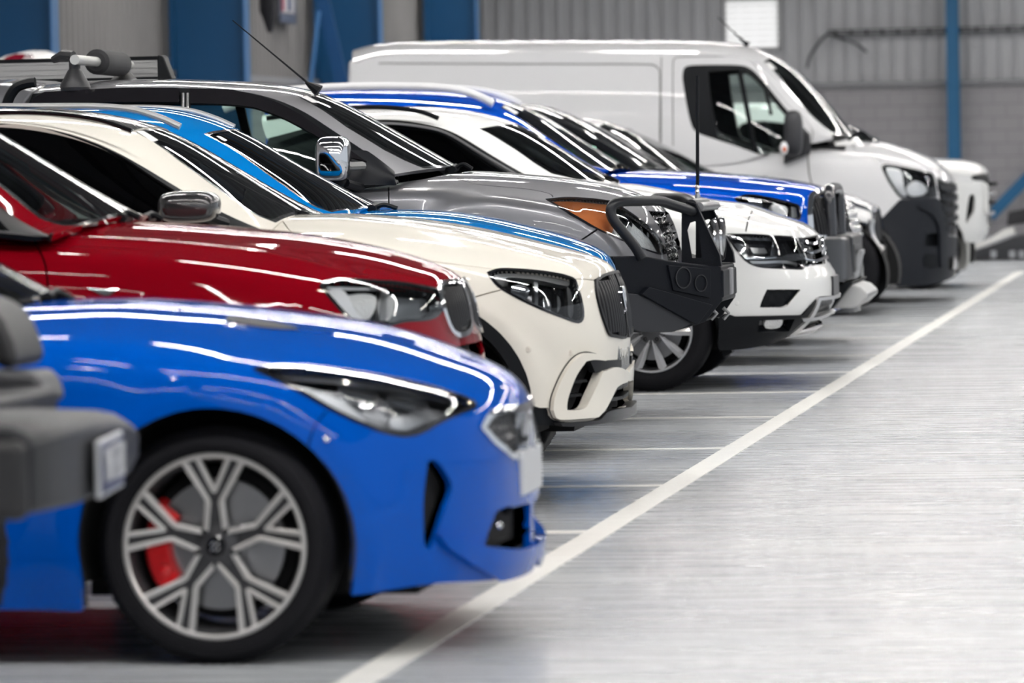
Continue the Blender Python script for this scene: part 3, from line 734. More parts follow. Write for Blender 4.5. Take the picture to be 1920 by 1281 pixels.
def ex(L, Yc): return [onY(a, b, Yc-o) for a, b, o in L]
def cc(L, Yc): return [onY(a, b, Yc) for a, b in L]
def cabin(root, org, Yc, E, C, B, ws, roofp=None, body=None, roofm=None, wins=(), wm=None, dash=None, frame=BLK, sunv=None, h=.06, kx=2., kz=2.2, glassm=None, wsoff=-.004, sidehole=(), belt=None):
    """greenhouse: roof frame, roof panel, windscreen, side frames and windows"""
    t = strip_surface(ex(E, Yc), cc(C, Yc), Yc, crown=True, kx=kx, kz=kz)
    wq = t.px(ws); a = wq[0].copy(); b = wq[-1].copy()
    # close the windscreen along the mirror plane
    wq = np.vstack([wq, [b[0], t.v[-1]], [a[0], t.v[-1]]])
    holes = [wq]
    if roofp is not None:
        rq = t.px(roofp); rq = np.vstack([rq, [rq[-1][0], t.v[-1]], [0, t.v[-1]], [0, rq[0][1]]]); holes.append(rq)
        t.build('roof_panel', [roofm], root, org, poly=rq, h=h, off=.003, rim=.004)
    t.build('roof_frame', [body], root, org, holes=holes, h=h, rim=.02)
    W_ = t.build('windscreen', [glassm or GLW], root, org, poly=wq, h=h, off=wsoff, rim=0)
    t.build('screen_border', [GLB], root, org, poly=inset(wq, -.004), holes=[inset(wq, .022)], h=h, off=wsoff+.002, rim=0)
    s = strip_surface(ex(B, Yc), ex(E, Yc), Yc, want=(0, -1, 0), bulge=.02)
    hol = []
    for nm, p in wins:
        q = s.px(spl(p, True)); hol.append(q)
        s.build('side_window', [wm or GLS], root, org, poly=q, h=.08, off=-.012, rim=0, mirror='pair')
    s.build('window_frame', [frame], root, org, holes=hol, h=.06, rim=.02, mirror='pair')
    return t, s
def mirror_housing(root, org, c, sz, m_, name='door_mirror', n=3.2, arm=None, armm=None):
    m = MB(); V = []; nu, nv = 20, 12
    def sg(a, e): return math.copysign(abs(a)**e, a)
    for i in range(nv+1):
        ph = -math.pi/2+math.pi*i/nv
        for k in range(nu):
            th = 2*math.pi*k/nu; e = 2/n
            V.append((c[0]+sz[0]*sg(math.cos(ph), e)*sg(math.cos(th), e), c[1]+sz[1]*sg(math.cos(ph), e)*sg(math.sin(th), e), c[2]+sz[2]*sg(math.sin(ph), e)))
    m.add(V, [(i*nu+k, i*nu+(k+1) % nu, (i+1)*nu+(k+1) % nu, (i+1)*nu+k) for i in range(nv) for k in range(nu)])
    o = m.obj(name, m_, root, org=org, smooth=50)
    if arm:
        m = MB(); m.tube(arm, .022, 8); m.obj('mirror_arm', armm or BLK, o, org=org)
    return o
def basics(s, root, org, X, Yc, Wd, wb, R, rr, ar, style='s6', rims=None, tread=False, holes=(), paintm=None, hood=None, h=.06, inner_w=.72, seg=40, hang=.5):
    pass
def slats(s, root, org, poly, ys, z0, z1, r, m_, off=-.004, name='grille_slats', mirror=True):
    """upright slats following the grille surface"""
    m = MB(); pen = np.where(s.N.reshape(-1, 3)[:, 0] < .25, 4., 0.)
    for y in ys:
        zz = np.linspace(z0, z1, 16); q = s.find([(s.Yc-y, z) for z in zz], lambda P: P[:, [1, 2]], pen); ok = inpoly(q, poly)
        P = (s.ev(q)+s.ev(q, 'N')*off)[ok]
        if len(P) < 3: continue
        m.tube(list(P), r, 8)
        if mirror and y > .01: m.tube([np.array([p[0], 2*s.Yc-p[1], p[2]]) for p in P], r, 8)
    if m.v: m.obj(name, m_, root, org=org)
def hood_hole(s, X0, Yc, pts, xr=-9):
    pts = [(pts[0][0]-.14, pts[0][1]+.08)]+list(pts)
    q = s.xy([(xr, Yc)]+[(xr, Yc-pts[0][1])]+[(x, Yc-w) for x, w in pts]); return np.vstack([q, [q[-1][0], s.v[-1]], [s.u[0], s.v[-1]]])
def simple_front(s, root, org, X, Yc, xn, zl, P=None, lamp=True):
    """plain lamps and grille for a front that stands mostly behind other cars; x,z polygons on the side view"""
    q = s.xz([(xn-.62, zl-.02), (xn-.25, zl-.04), (xn-.06, zl-.06), (xn-.05, zl-.17), (xn-.30, zl-.17)])
    return q
def std_car(spec):
    """a whole car from a table of traced lines; returns the pieces needed for its own details"""
    g = spec.get; Yc, Wd, X = spec['Yc'], spec['Wd'], spec['X']; org = (X, Yc, 0); P = spec['paint']
    root = empty(spec['name'], org, spec['label'], spec['cat'])
    s = low_surface(Yc, Wd, spec['top'], spec['front'], spec['bot'], spec['crown'], g('vf', [(0, .965), (.25, .985), (.5, .995), (.75, 1.0), (.92, .985), (1, .955)]),
                    A=g('A', .68), p=g('p', 2.5), nh=g('nh', 2.4), iters=g('iters', 10), nu=g('nu', 110), bumps=g('bumps', ()), xr=g('xr', -7.2), hb=g('hb', ()))
    ar, zc, WB = g('ar', .38), g('zc', .36), spec['wb']
    A1 = arch_poly(s, X, zc, ar); A2 = arch_poly(s, X-WB, zc, ar)
    hb = hood_hole(s, X, Yc, spec['cowl'])
    feats = {k: (s.px(spl(v, True)) if k[0] != '_' else s.xz(v)) for k, v in g('feats', {}).items()}
    seams = [band(s.px(spl(v)), g('gap', .008)) for v in g('seams', ())]
    holes = [A1, A2, hb]+list(feats.values())+seams
    s.build('body_shell', [P], root, org, holes=holes, h=g('h', .06))
    s.build('body_liner', [VOID], root, org, holes=[A1, A2, hb]+[feats[k] for k in feats if 'lamp' in k], h=.15, off=-.05, rim=0)
    for xx in (X, X-WB): well(root, org, xx, Yc, Wd-.02, ar+.01)
    under(root, org, X-WB-.6, X-.45, Yc, Wd-.22, .25); under(root, org, X-.45, X+.35, Yc, .5, .26, .3)
    four_wheels(root, org, X, Yc, Wd-.005, WB, g('R', .35), g('rr', .235), .235, g('style', 's6'), g('rims', (RIM_SILV, RIM_DARK)), tread=g('tread', False), seg=48)
    if 'E' in spec:
        t, sd = cabin(root, org, Yc, spec['E'], spec['C'], spec['B'], spec['ws'], roofp=g('roofp'), roofm=g('roofm'), body=P, wins=g('wins', ()), wm=g('wm', GLS), frame=g('frame', BLK), h=g('h', .06))
    else: t = sd = None
    x0, z0 = spec['dash']; dashboard(root, org, x0, Yc, Wd-.2, z0)
    m = MB(); m.box((X-WB-.9, Yc-Wd+.2, .5), (x0-.7, Yc+Wd-.2, g('floorz', .9))); m.obj('cabin_floor', INT, root, org=org)
    steering(root, org, x0-.55, Yc-.37, z0-.06)
    for k, sx in enumerate(g('seats', (x0-1.15,))):
        for yy in (-.38, .38): seat(root, org, sx, Yc+yy, z0-.48)
    return root, org, s, t, sd, feats, A1
def sports_sedan():
    Yc, Wd, X = 13.93, .935, onY(400, 1025, 13.0)[0]; org = (X, Yc, 0)
    P = paint('blue_flake_paint', (.0, .072, .41), .0, .4)
    root = empty('sports_sedan', org, 'metallic blue sports sedan with a red brake caliper behind its alloy wheel', 'car')
    top = [(60, 563), (148, 560), (240, 558), (343, 565), (429, 572), (532, 585), (640, 600), (720, 616), (790, 637), (860, 664), (900, 679), (941, 700), (972, 724), (984, 744)]
    front = [(984, 744), (990, 790), (996, 850), (999, 920), (998, 980), (1000, 1040), (990, 1072)]
    zz = lambda px, py, Y=13.0: onY(px, py, Y)[[0, 2]]
    bot = [(-7.5, .17), zz(130, 1145), zz(655, 1118), zz(780, 1112), zz(930, 1100, 13.4), (X+.9, .15)]
    crown = [(-7.5, .10), (X-.9, .10), (X-.2, .10), (X+.3, .115), (X+.55, .09), (X+.72, .05), (X+.80, .035)]
    vf = [(0, .965), (.25, .985), (.5, .99), (.75, 1.0), (.92, .985), (1, .955)]
    ar = .385; zc = .335
    s = low_surface(Yc, Wd, top, front, bot, crown, vf, A=.78, p=2.35, nh=2.3, iters=16,
                    bumps=[arch_bump(X, zc, ar, .028, .09), crease([(X-2.5, .80), (X-1, .79), (X, .80), (X+.5, .74)], .010, .05)], nu=150)
    A1 = arch_poly(s, X, zc, ar)
    WB = 2.905; A2 = arch_poly(s, X-WB, zc, ar)
    lamp = s.px(spl([(481, 692), (481, 692), (560, 687), (640, 694), (755, 713), (840, 735), (888, 754), (889, 762), (873, 768), (827, 787), (780, 811), (734, 811), (679, 792), (620, 764), (544, 720)], True))
    grille = s.px([(903, 802), (912, 785), (922, 773), (950, 766), (984, 762), (988, 764)]+[(989, 835), (982, 850), (958, 856), (925, 828)])
    vent = s.px(spl([(802, 866), (802, 866), (815, 862), (829, 876), (846, 905), (846, 925), (835, 955), (820, 1000), (806, 1034), (806, 1034), (796, 1020), (794, 940)], True))
    cl = s.u[-1]
    low_in = s.px([(905, 1040), (915, 1000), (930, 960), (950, 950), (985, 945), (995, 945), (995, 1030), (960, 1040)])
    hood_back = s.xy([(-9, Yc), (-9, Yc-.87), (X-1.15, Yc-.87), (X-1.02, Yc-.80), (X-.80, Yc-.6), (X-.68, Yc-.3), (X-.63, Yc)])
    hood_back = np.vstack([hood_back, [s.u[0], s.v[-1]]])
    seam1 = s.px(spl([(-60, 640), (60, 622), (200, 622), (330, 632), (470, 690)]))
    seam2 = s.px(spl([(615, 768), (590, 800), (575, 845)])); 
    holes = [A1, A2, lamp, grille, vent, low_in, hood_back]
    s.build('body_shell', [P, VOID], root, org, holes=holes+[band(seam2, .004)], h=.045)
    s.build('body_liner', [VOID], root, org, holes=[A1, A2, lamp, hood_back], h=.12, off=-.05, rim=0)
    lamp_unit(s, root, org, lamp, .07, [
        (s.px(spl([(500, 697), (590, 712), (640, 735), (672, 762), (700, 790), (660, 778), (600, 745), (545, 712)], True)), .035, mat('lamp_white', (.88, .88, .9), .25), .02, 'indicator_panel'),
        (s.px(spl([(640, 702), (700, 712), (720, 735), (700, 760), (665, 740), (645, 722)], True)), .03, CHR, .03, 'reflector'),
        (s.px(spl([(735, 722), (800, 735), (815, 752), (790, 765), (750, 752)], True)), .03, CHR, .03, 'reflector'),
        (s.px([(490, 694), (640, 700), (760, 719), (870, 752), (868, 757), (760, 727), (640, 707)]), .012, SATIN, .01, 'light_guide'),
        (s.px(spl([(745, 780), (800, 775), (815, 785), (780, 803), (745, 800)], True)), .03, SATIN, .02, 'reflector')], back=mat('lamp_bezel', (.42, .42, .44), .3, .2))
    g2 = inset(grille, .012)
    s.build('grille', [mat('grille_mesh', (.02, .02, .022), .35)], root, org, poly=grille, h=.012, off=-.045, rim=0, mirror='join',
            lift=lambda Q, V: .012*np.abs(np.sin(V[:, 1]*75+V[:, 2]*55)*np.sin(V[:, 1]*75-V[:, 2]*55)))
    s.build('grille_surround', [CHR], root, org, poly=inset(grille, -.012), holes=[g2], h=.03, off=.008, rim=.05)
    s.build('air_duct', [BLK], root, org, poly=inset(vent, -.004), h=.04, off=-.07, rim=-.07, mirror='pair')
    m = MB()
    s.build('lower_grille', [BLK], root, org, poly=low_in, h=.02, off=-.06, rim=-.05, mirror='join', lift=lambda Q, V: .012*np.sin(V[:, 2]*160))
    # splitter lip
    lip = s.px([(815, 1003), (860, 1010), (905, 1025), (960, 1030), (1000, 1020), (1003, 1043), (985, 1068), (930, 1090), (880, 1060), (835, 1030)])
    s.build('front_lip', [paint('blue_flake_paint', (0, 0, 0))], root, org, poly=lip, h=.03, off=.02, rim=.03)
    # number plate seen edge on
    pc = onY(1003, 880, Yc); m = MB(); m.box((pc[0]-.03, Yc-.19, pc[2]-.065), (pc[0]-.006, Yc+.19, pc[2]+.065)); m.obj('number_plate', mat('plate_white', (.55, .56, .58), .4), root, bevel=.004, org=org)
    for px, py in ((612, 823), (935, 985)):
        q = s.px([(px, py)])[0]; p = s.ev(q)[0]; ball(root, org, p, .011, CHR, 'parking_sensor')
    # nostril badge and marker dots omitted; hood vents
    hv = s.px(spl([(430, 594), (505, 604), (560, 618), (500, 616), (425, 604)], True)); s.build('hood_vent', [BLK], root, org, poly=hv, h=.03, off=.004, rim=.01, mirror='pair')
    for xx in (X, X-WB): well(root, org, xx, Yc, Wd, ar+.005)
    under(root, org, X-3.8, X-.45, Yc, .72); under(root, org, X-.45, X+.5, Yc, .52, .16, .35)
    four_wheels(root, org, X, Yc, Wd, WB, .331, .262, .235, 'y5', (RIM_MACH, RIM_DARK), mat('caliper_red', (.62, .008, .012), .3, coat=1))
    # windscreen and cabin
    E = [(-1100, 330, .56), (-720, 305, .60), (-520, 402, .66), (-340, 510, .74), (-278, 553, .78), (-180, 604, .84)]
    C = [(-1100, 262), (-450, 266), (-290, 350), (-110, 445), (0, 505), (98, 559)]
    B = [(-1100, 622, .88), (-720, 622, .89), (-520, 620, .90), (-340, 618, .90), (-278, 616, .89), (-178, 612, .87)]
    t, d = cabin(root, org, Yc, E, C, B, [(-450, 266), (-690, 300), (-500, 405), (-330, 512), (-250, 562), (-150, 590), (-40, 588), (40, 574), (98, 559)], body=P, wm=GLD, wins=[('w', [(-1000, 605), (-1000, 605), (-1000, 350), (-720, 325), (-520, 425), (-370, 515), (-300, 560), (-260, 602), (-260, 602)])])
    dashboard(root, org, X-.76, Yc, .7, .93)
    m = MB(); m.box((X-3.9, Yc-.8, .5), (X-1.6, Yc+.8, .85)); m.obj('cabin_floor', INT, root, org=org)
    wiper(root, org, [(95, 560), (115, 550), (140, 566)], Yc)
sports_sedan()
# ------------------------------------------------------------------ 2 dark red car
def red_car():
    Yc, Wd, X = 16.8, .90, -3.44; org = (X, Yc, 0)
    P = paint('deep_red_paint', (.20, .001, .006), .0, .4)
    root = empty('red_hatchback', org, 'deep red car with twin chrome kidney grilles between the blue sedan and the cream car', 'car')
    top = [(-60, 408), (100, 409), (240, 414), (343, 419), (464, 429), (550, 437), (600, 444), (640, 451), (730, 470), (808, 495), (850, 513), (868, 530)]
    front = [(868, 530), (877, 575), (882, 610), (892, 645), (898, 675), (897, 720), (885, 770), (870, 800)]
    bot = [(-8, .2), (X, .2), (X+.9, .2)]
    crown = [(-8, .11), (X-.9, .11), (X-.2, .11), (X+.4, .13), (X+.62, .08), (X+.75, .04)]
    vf = [(0, .96), (.25, .985), (.5, .995), (.75, 1.0), (.92, .985), (1, .95)]
    s = low_surface(Yc, Wd, top, front, bot, crown, vf, A=.72, p=2.4, nh=2.3, iters=14, nu=130,
                    bumps=[arch_bump(X, .33, .50, .03, .06), crease([(X-2.6, .80), (X-1, .80), (X-.5, .78)], .012, .03),
                           lambda x, h, z, N: .010*gauss(h-.62-.0*(x-X), .05)*np.clip(N[..., 2]*2-1, 0, 1)])
    lamp = s.px(spl([(604, 538), (604, 538), (612, 530), (645, 525), (737, 529), (804, 540), (822, 545), (828, 560), (828, 578), (808, 595), (758, 600), (734, 606), (684, 605), (662, 600), (645, 585)], True))
    kid = s.px(spl([(822, 536), (834, 530), (850, 528), (867, 532), (874, 552), (880, 580), (881, 605), (876, 625), (857, 632), (842, 620), (830, 590), (822, 560)], True))
    WB = 2.76; A1 = arch_poly(s, X, .33, .37); A2 = arch_poly(s, X-WB, .33, .37)
    hb = hood_hole(s, X, Yc, [(X-.95, .74), (X-.82, .6), (X-.72, .35), (X-.68, .0)])
    low = s.px([(848, 651), (875, 645), (899, 640), (899, 668), (870, 672), (840, 665)])
    seam = s.px(spl([(52, 430), (69, 460), (84, 494), (91, 549), (92, 600)]))
    holes = [lamp, kid, A1, A2, hb, low, band(seam, .007)]
    s.build('body_shell', [P, VOID], root, org, holes=holes, h=.05)
    s.build('body_liner', [VOID], root, org, holes=[A1, A2, lamp, hb], h=.14, off=-.05, rim=0)
    lamp_unit(s, root, org, lamp, .06, [
        (s.px(spl([(613, 540), (640, 533), (655, 545), (672, 580), (690, 600), (672, 600), (650, 578), (628, 556)], True)), .02, mat('lamp_white', (.75, .76, .80), .25), .02, 'indicator_panel'),
        (s.px(spl([(645, 545), (680, 536), (712, 542), (716, 570), (700, 596), (680, 585), (660, 565)], True)), .035, mat('lamp_reflector', (.9, .9, .9), .25, .2, bump=(90, .8)), .03, 'reflector'),
        (s.px([(716, 535), (728, 535), (730, 600), (716, 600)]), .015, SATIN, .03, 'divider'),
        (s.px(spl([(732, 545), (750, 542), (752, 570), (745, 595), (732, 595)], True)), .035, mat('lamp_reflector', (.6, .6, .6)), .03, 'reflector'),
        (s.px([(615, 534), (645, 529), (737, 533), (806, 545), (806, 549), (737, 538), (645, 534)]), .01, CHR, .012, 'light_guide')], back=mat('lamp_shell', (.30, .32, .34), .25, .4))
    k2 = inset(kid, .016)
    s.build('grille_surround', [CHR], root, org, poly=inset(kid, -.006), holes=[k2], h=.03, off=.012, rim=.05, mirror='pair')
    s.build('kidney_grille', [mat('slat_black', (.008, .008, .01), .3, spec=.4)], root, org, poly=k2, h=.03, off=-.03, rim=0, mirror='pair')
    slats(s, root, org, k2, np.arange(.03, .46, .030), .70, 1.0, .006, mat('slat_black'), off=.0)
    s.build('lower_grille', [BLK], root, org, poly=low, h=.03, off=-.06, rim=-.05, mirror='join')
    bd = s.px(spl([(165, 541), (165, 541), (195, 543), (225, 541), (225, 541), (199, 555)], True)); o = s.build('fender_badge', [CHR], root, org, poly=bd, h=.02, off=.006, rim=.006, mirror='pair')
    for xx in (X, X-WB): well(root, org, xx, Yc, Wd, .375)
    under(root, org, X-3.8, X-.45, Yc, .7); under(root, org, X-.45, X+.45, Yc, .5, .2, .3)
    four_wheels(root, org, X, Yc, Wd, WB, .335, .235, .22, 's6', (RIM_SILV, RIM_DARK), tread=False, seg=48)
    E = [(-900, 150, .46), (-420, 150, .48), (-250, 210, .52), (-120, 298, .57), (0, 386, .62), (52, 427, .68), (96, 442, .80)]
    C = [(-900, 120), (-330, 125), (-140, 180), (0, 256), (110, 322), (190, 370), (248, 404)]
    B = [(-900, 430, .84), (-420, 430, .85), (-250, 430, .86), (-120, 430, .86), (0, 436, .86), (52, 442, .86), (98, 446, .84)]
    t, sd = cabin(root, org, Yc, E, C, B, [(-250, 130), (-200, 225), (-60, 312), (0, 350), (76, 411), (117, 424), (151, 426), (192, 422), (243, 403)], body=P, wm=GLD,
          wins=[('w', [(-400, 420), (-400, 420), (-400, 215), (-260, 240), (-120, 325), (-20, 396), (20, 434), (20, 434)])])
    dashboard(root, org, X-.85, Yc, .7, 1.08)
    wiper(root, org, [(232, 410), (240, 400), (262, 408)], Yc-.1); wiper(root, org, [(275, 412), (290, 404), (305, 412)], Yc+.4)
    m = MB(); m.box((X-3.9, Yc-.82, .5), (X-1.0, Yc+.82, 1.04)); m.obj('cabin_floor', INT, root, org=org)
    steering(root, org, X-1.35, Yc-.35, 1.0)
    for yy in (-.37, .37): seat(root, org, X-1.9, Yc+yy, .6)
red_car()
# ------------------------------------------------------------------ 3 cream coupe SUV
def cream_suv():
    Yc, Wd, X = 19.55, .95, -3.24; org = (X, Yc, 0)
    P = paint('cream_white_paint', (.80, .765, .69), 0., .35)
    root = empty('cream_suv', org, 'cream white sport utility car with black roof and upright slatted black grille', 'car')
    top = [(-60, 402), (350, 402), (500, 401), (580, 401), (631, 400), (719, 405), (826, 418), (914, 434), (985, 450), (1056, 467), (1105, 480), (1136, 494), (1148, 506)]
    front = [(1148, 506), (1162, 545), (1170, 585), (1174, 625), (1172, 660), (1170, 700), (1168, 735), (1172, 772), (1165, 800)]
    z = lambda a, b, Y=18.65: onY(a, b, Y)[[0, 2]]
    bot = [(-8, .24), z(993, 800), z(1060, 806), z(1120, 805), z(1160, 800, 19.2)]
    crown = [(-8, .10), (X-.9, .10), (X-.2, .10), (X+.3, .12), (X+.5, .10), (X+.68, .06)]
    vf = [(0, .965), (.25, .985), (.5, .99), (.75, 1.0), (.92, .985), (1, .955)]
    s = low_surface(Yc, Wd, top, front, bot, crown, vf, A=.66, p=2.5, nh=2.4, iters=12, nu=150, bumps=[arch_bump(-3.2, .41, .44, .02, .04)],
                    hb=[lambda x, h: .012*gauss(h-.45, .06)*np.clip((x-X+.9)*2, 0, 1)])
    lamp = s.px(spl([(918, 512), (918, 512), (942, 505), (1003, 508), (1050, 515), (1077, 524), (1077, 524), (1088, 560), (1092, 592), (1084, 603), (1056, 594), (1003, 573), (950, 546), (930, 530)], True))
    WB = 2.87; hol = [(x, zz) for x, zz in [(-3.2, .41)]]
    A1 = arch_poly(s, -3.2, .41, .385); A2 = arch_poly(s, X-WB, .40, .385)
    ring = arch_poly(s, -3.2, .415, .432)
    grille = s.px(spl([(1115, 526), (1115, 526), (1130, 517), (1149, 511), (1149, 511), (1161, 542), (1170, 585), (1172, 625), (1169, 634), (1155, 632), (1141, 628), (1134, 612), (1125, 585), (1117, 552)], True))
    vent = s.px(spl([(1091, 677), (1091, 677), (1106, 674), (1128, 676), (1128, 676), (1124, 692), (1112, 720), (1100, 745), (1090, 764), (1076, 769), (1055, 769), (1055, 769), (1058, 745), (1073, 704)], True))
    cen = s.px([(1128, 770), (1140, 745), (1151, 724), (1172, 712), (1175, 760), (1160, 768)])
    skirt = s.px([(960, 742), (990, 742), (993, 752), (1000, 760), (1008, 765), (1030, 765), (1033, 782), (1045, 790), (1090, 791), (1120, 786), (1170, 772), (1180, 830), (960, 830)])
    hb = hood_hole(s, X, Yc, [(X-1.0, .76), (X-.80, .66), (X-.66, .35), (X-.62, .0)])
    seam = s.px(spl([(529, 414), (550, 437), (600, 453), (640, 463), (740, 480), (840, 494), (932, 505)])); seam2 = s.px(spl([(1077, 523), (1100, 524), (1115, 526)])); seam3 = s.px(spl([(880, 560), (915, 550), (942, 543)]))
    bar_ = s.px([(1098, 668), (1128, 676), (1160, 674), (1160, 690), (1130, 692), (1112, 700)])
    holes = [lamp, A1, A2, grille, vent, cen, skirt, ring, hb, band(seam, .006), band(seam3, .005), band(seam2, .006)]
    s.build('body_shell', [P], root, org, holes=holes, h=.045)
    s.build('body_liner', [VOID], root, org, holes=[A1, A2, lamp, hb], h=.12, off=-.05, rim=0)
    s.build('arch_cladding', [BLK], root, org, poly=ring, holes=[A1], h=.04, off=.012, rim=.05, mirror='pair')
    s.build('bumper_skirt', [BLK], root, org, poly=skirt, holes=[A1, ring], h=.04, off=-.012, rim=.05)
    lamp_unit(s, root, org, lamp, .07, [
        (s.px(spl([(926, 515), (945, 509), (1003, 512), (1070, 526), (1068, 534), (1003, 520), (950, 517), (955, 530), (945, 535)], True)), .01, SATIN, .02, 'light_guide'),
        (s.px(spl([(965, 528), (985, 524), (998, 535), (995, 556), (980, 560), (965, 548)], True)), .03, CHR, .04, 'reflector'),
        (s.px(spl([(1030, 545), (1055, 548), (1062, 570), (1050, 590), (1030, 575)], True)), .03, CHR, .04, 'reflector'),
        (s.px([(1005, 518), (1012, 518), (1014, 572), (1008, 572)]), .02, SATIN, .02, 'divider'),
        (s.px(spl([(1070, 532), (1078, 545), (1083, 575), (1080, 596), (1073, 590), (1072, 560)], True)), .02, SATIN, .02, 'light_guide'),
        (s.px([(960, 546), (1003, 566), (1052, 587), (1050, 592), (1002, 572), (955, 550)]), .02, SATIN, .02, 'divider')], back=mat('lamp_dark', (.03, .03, .035), .15, .4))
    s.build('grille', [mat('slat_black', (.008, .008, .01), .3, spec=.4)], root, org, poly=grille, h=.03, off=-.03, rim=0)
    slats(s, root, org, grille, np.arange(0, .62, .042), .60, .95, .009, mat('slat_black'), off=-.002)
    s.build('grille_surround', [BLK], root, org, poly=inset(grille, -.004), holes=[inset(grille, .010)], h=.03, off=.010, rim=.04)
    c0 = onY(1172, 578, Yc); m = MB(); m.lathe([(0, .012), (.075, .012), (.078, 0), (.088, 0), (.088, .02), (.0, .02)], c=(c0[0]-.035, Yc, c0[2]), seg=40, axis='x')
    m.obj('front_badge', GLB, root, org=org); m = MB()
    m.lathe([(.080, .02), (.092, .026), (.092, .0), (.080, .0), (.080, .02)], c=(c0[0]-.03, Yc, c0[2]), seg=40, axis='x')
    for k in range(3):
        a = math.radians(90+120*k); m.tube([(c0[0]-.005, Yc, c0[2]), (c0[0]-.008, Yc+.08*math.cos(a), c0[2]+.08*math.sin(a))], [.012, .004], 6)
    m.obj('badge_star', CHR, root, org=org)
    # bumper vent with its raised frame
    fr = s.px(spl([(1030, 769), (1030, 769), (1034, 741), (1055, 695), (1077, 668), (1098, 661), (1122, 667), (1128, 676), (1128, 676), (1124, 692), (1127, 695), (1148, 688), (1176, 698), (1176, 698), (1174, 712), (1150, 724), (1139, 745), (1127, 768), (1113, 783), (1113, 783), (1056, 787), (1037, 785)], True))
    s.build('vent_frame', [P], root, org, poly=fr, holes=[vent], h=.03, off=.022, rim=.03, mirror='pair')
    s.build('vent_gap', [VOID], root, org, poly=inset(fr, -.005), holes=[inset(fr, .01)], h=.03, off=.003, rim=0, mirror='pair')
    s.build('air_intake', [BLK], root, org, poly=inset(vent, -.003), h=.05, off=-.075, rim=-.08, mirror='pair')
    for (a, b) in (((1068, 716), (1108, 712)), ((1058, 742), (1098, 738))):
        q = s.px([a, b, (b[0], b[1]+5), (a[0], a[1]+5)]); s.build('intake_vane', [BLK], root, org, poly=q, h=.03, off=-.015, rim=.05, mirror='pair')
    s.build('lower_grille', [GLB], root, org, poly=inset(cen, -.01), h=.03, off=-.07, rim=-.06, mirror='join')
    for k, py in enumerate((722, 742)):
        q = s.px([(1152-7*k, py+4), (1176, py-2), (1177, py+5), (1153-7*k, py+11)]); s.build('grille_bar', [BLK], root, org, poly=q, h=.03, off=.0, rim=.05)
    s.build('brace_panel', [BLK], root, org, poly=bar_, h=.03, off=.012, rim=.03, mirror='pair')
    sp = s.px(spl([(1040, 793), (1040, 793), (1090, 790), (1113, 787), (1130, 772), (1176, 764), (1178, 772), (1178, 772), (1170, 785), (1130, 800), (1050, 801)], True)); s.build('splitter', [mat('slat_black')], root, org, poly=sp, h=.03, off=.03, rim=.05)
    for (a, b) in ((990, 656), (1069, 662)):
        p = s.ev(s.px([(a, b)]))[0]; n_ = s.ev(s.px([(a, b)]), 'N')[0]; m = MB(); m.lathe([(.0, -.004), (.009, -.004), (.010, -.001), (.013, 0), (.013, .004)], c=p-np.array([0, .002, 0]), seg=20); m.obj('parking_sensor', P, root, org=org)
    pc = onY(1172, 668, Yc); m = MB(); m.box((pc[0]-.07, Yc-.2, pc[2]-.065), (pc[0]-.012, Yc+.2, pc[2]+.065)); o = m.obj('plate_bracket', BLK, root, bevel=.006, org=org)
    m = MB(); m.box((pc[0]-.014, Yc-.186, pc[2]-.055), (pc[0]-.002, Yc+.186, pc[2]+.055)); o2 = m.obj('number_plate', mat('plate_dark', (.13, .14, .15), .4), root, bevel=.003, org=org)
    m = MB()
    for k in range(6):
        y = Yc-.15+.05*k; m.box((pc[0]-.003, y, pc[2]-.035), (pc[0]+.001, y+.008, pc[2]+.035)); m.box((pc[0]-.003, y, pc[2]+(.028 if k % 2 else -.004)), (pc[0]+.001, y+.032, pc[2]+(.036 if k % 2 else .004)))
    m.obj('plate_characters', mat('plate_grey', (.5, .5, .5), .5), o2, org=org, smooth=0)
    for xx, zz_ in ((-3.2, .4), (X-WB, .4)): well(root, org, xx, Yc, Wd-.02, .42)
    under(root, org, X-3.8, X-.5, Yc, .75, .26); under(root, org, X-.5, X+.35, Yc, .5, .24, .35)
    four_wheels(root, org, X, Yc, Wd-.01, WB, .362, .265, .26, 's6', (RIM_DARK, RIM_DARK), tread=True, seg=56)
    E = [(-900, 300, .60), (-500, 245, .62), (0, 229, .64), (120, 246, .65), (215, 280, .66), (300, 332, .70), (367, 373, .74), (433, 410, .79), (505, 436, .84)]
    C = [(-900, 260), (-500, 213), (0, 199), (170, 209), (305, 238), (383, 283), (450, 325), (510, 362), (573, 400)]
    B = [(-900, 445, .88), (-500, 445, .9), (0, 445, .9), (120, 445, .9), (215, 445, .9), (300, 445, .9), (367, 445, .9), (433, 444, .89), (507, 440, .85)]
    t, sd = cabin(root, org, Yc, E, C, B, [(305, 238), (287, 240), (253, 247), (333, 300), (400, 348), (483, 405), (517, 418), (553, 411), (572, 401)],
          roofp=[(-500, 232), (0, 214), (100, 219), (183, 231), (247, 247), (287, 239), (305, 236)], roofm=GLB, body=P, wm=GLD,
          wins=[('w', [(-400, 430), (-400, 430), (-400, 250), (0, 233), (60, 236), (150, 260), (225, 292), (300, 340), (367, 381), (415, 413), (424, 430), (424, 430)])], h=.05)
    rl = MB(); R_ = [onY(a, b, Yc-.60) for a, b in ((-500, 235), (0, 212), (100, 214), (183, 225), (247, 246))]; rl.tube(spl(R_), .010, 8); rl.obj('roof_rail', GLB, root, org=org)
    st = t.px([(255, 247), (268, 246), (297, 264), (285, 267)]); t.build('windscreen_sticker', [mat('sticker', (.75, .75, .75), .5)], root, org, poly=st, h=.05, off=.002, rim=0, mirror='one')
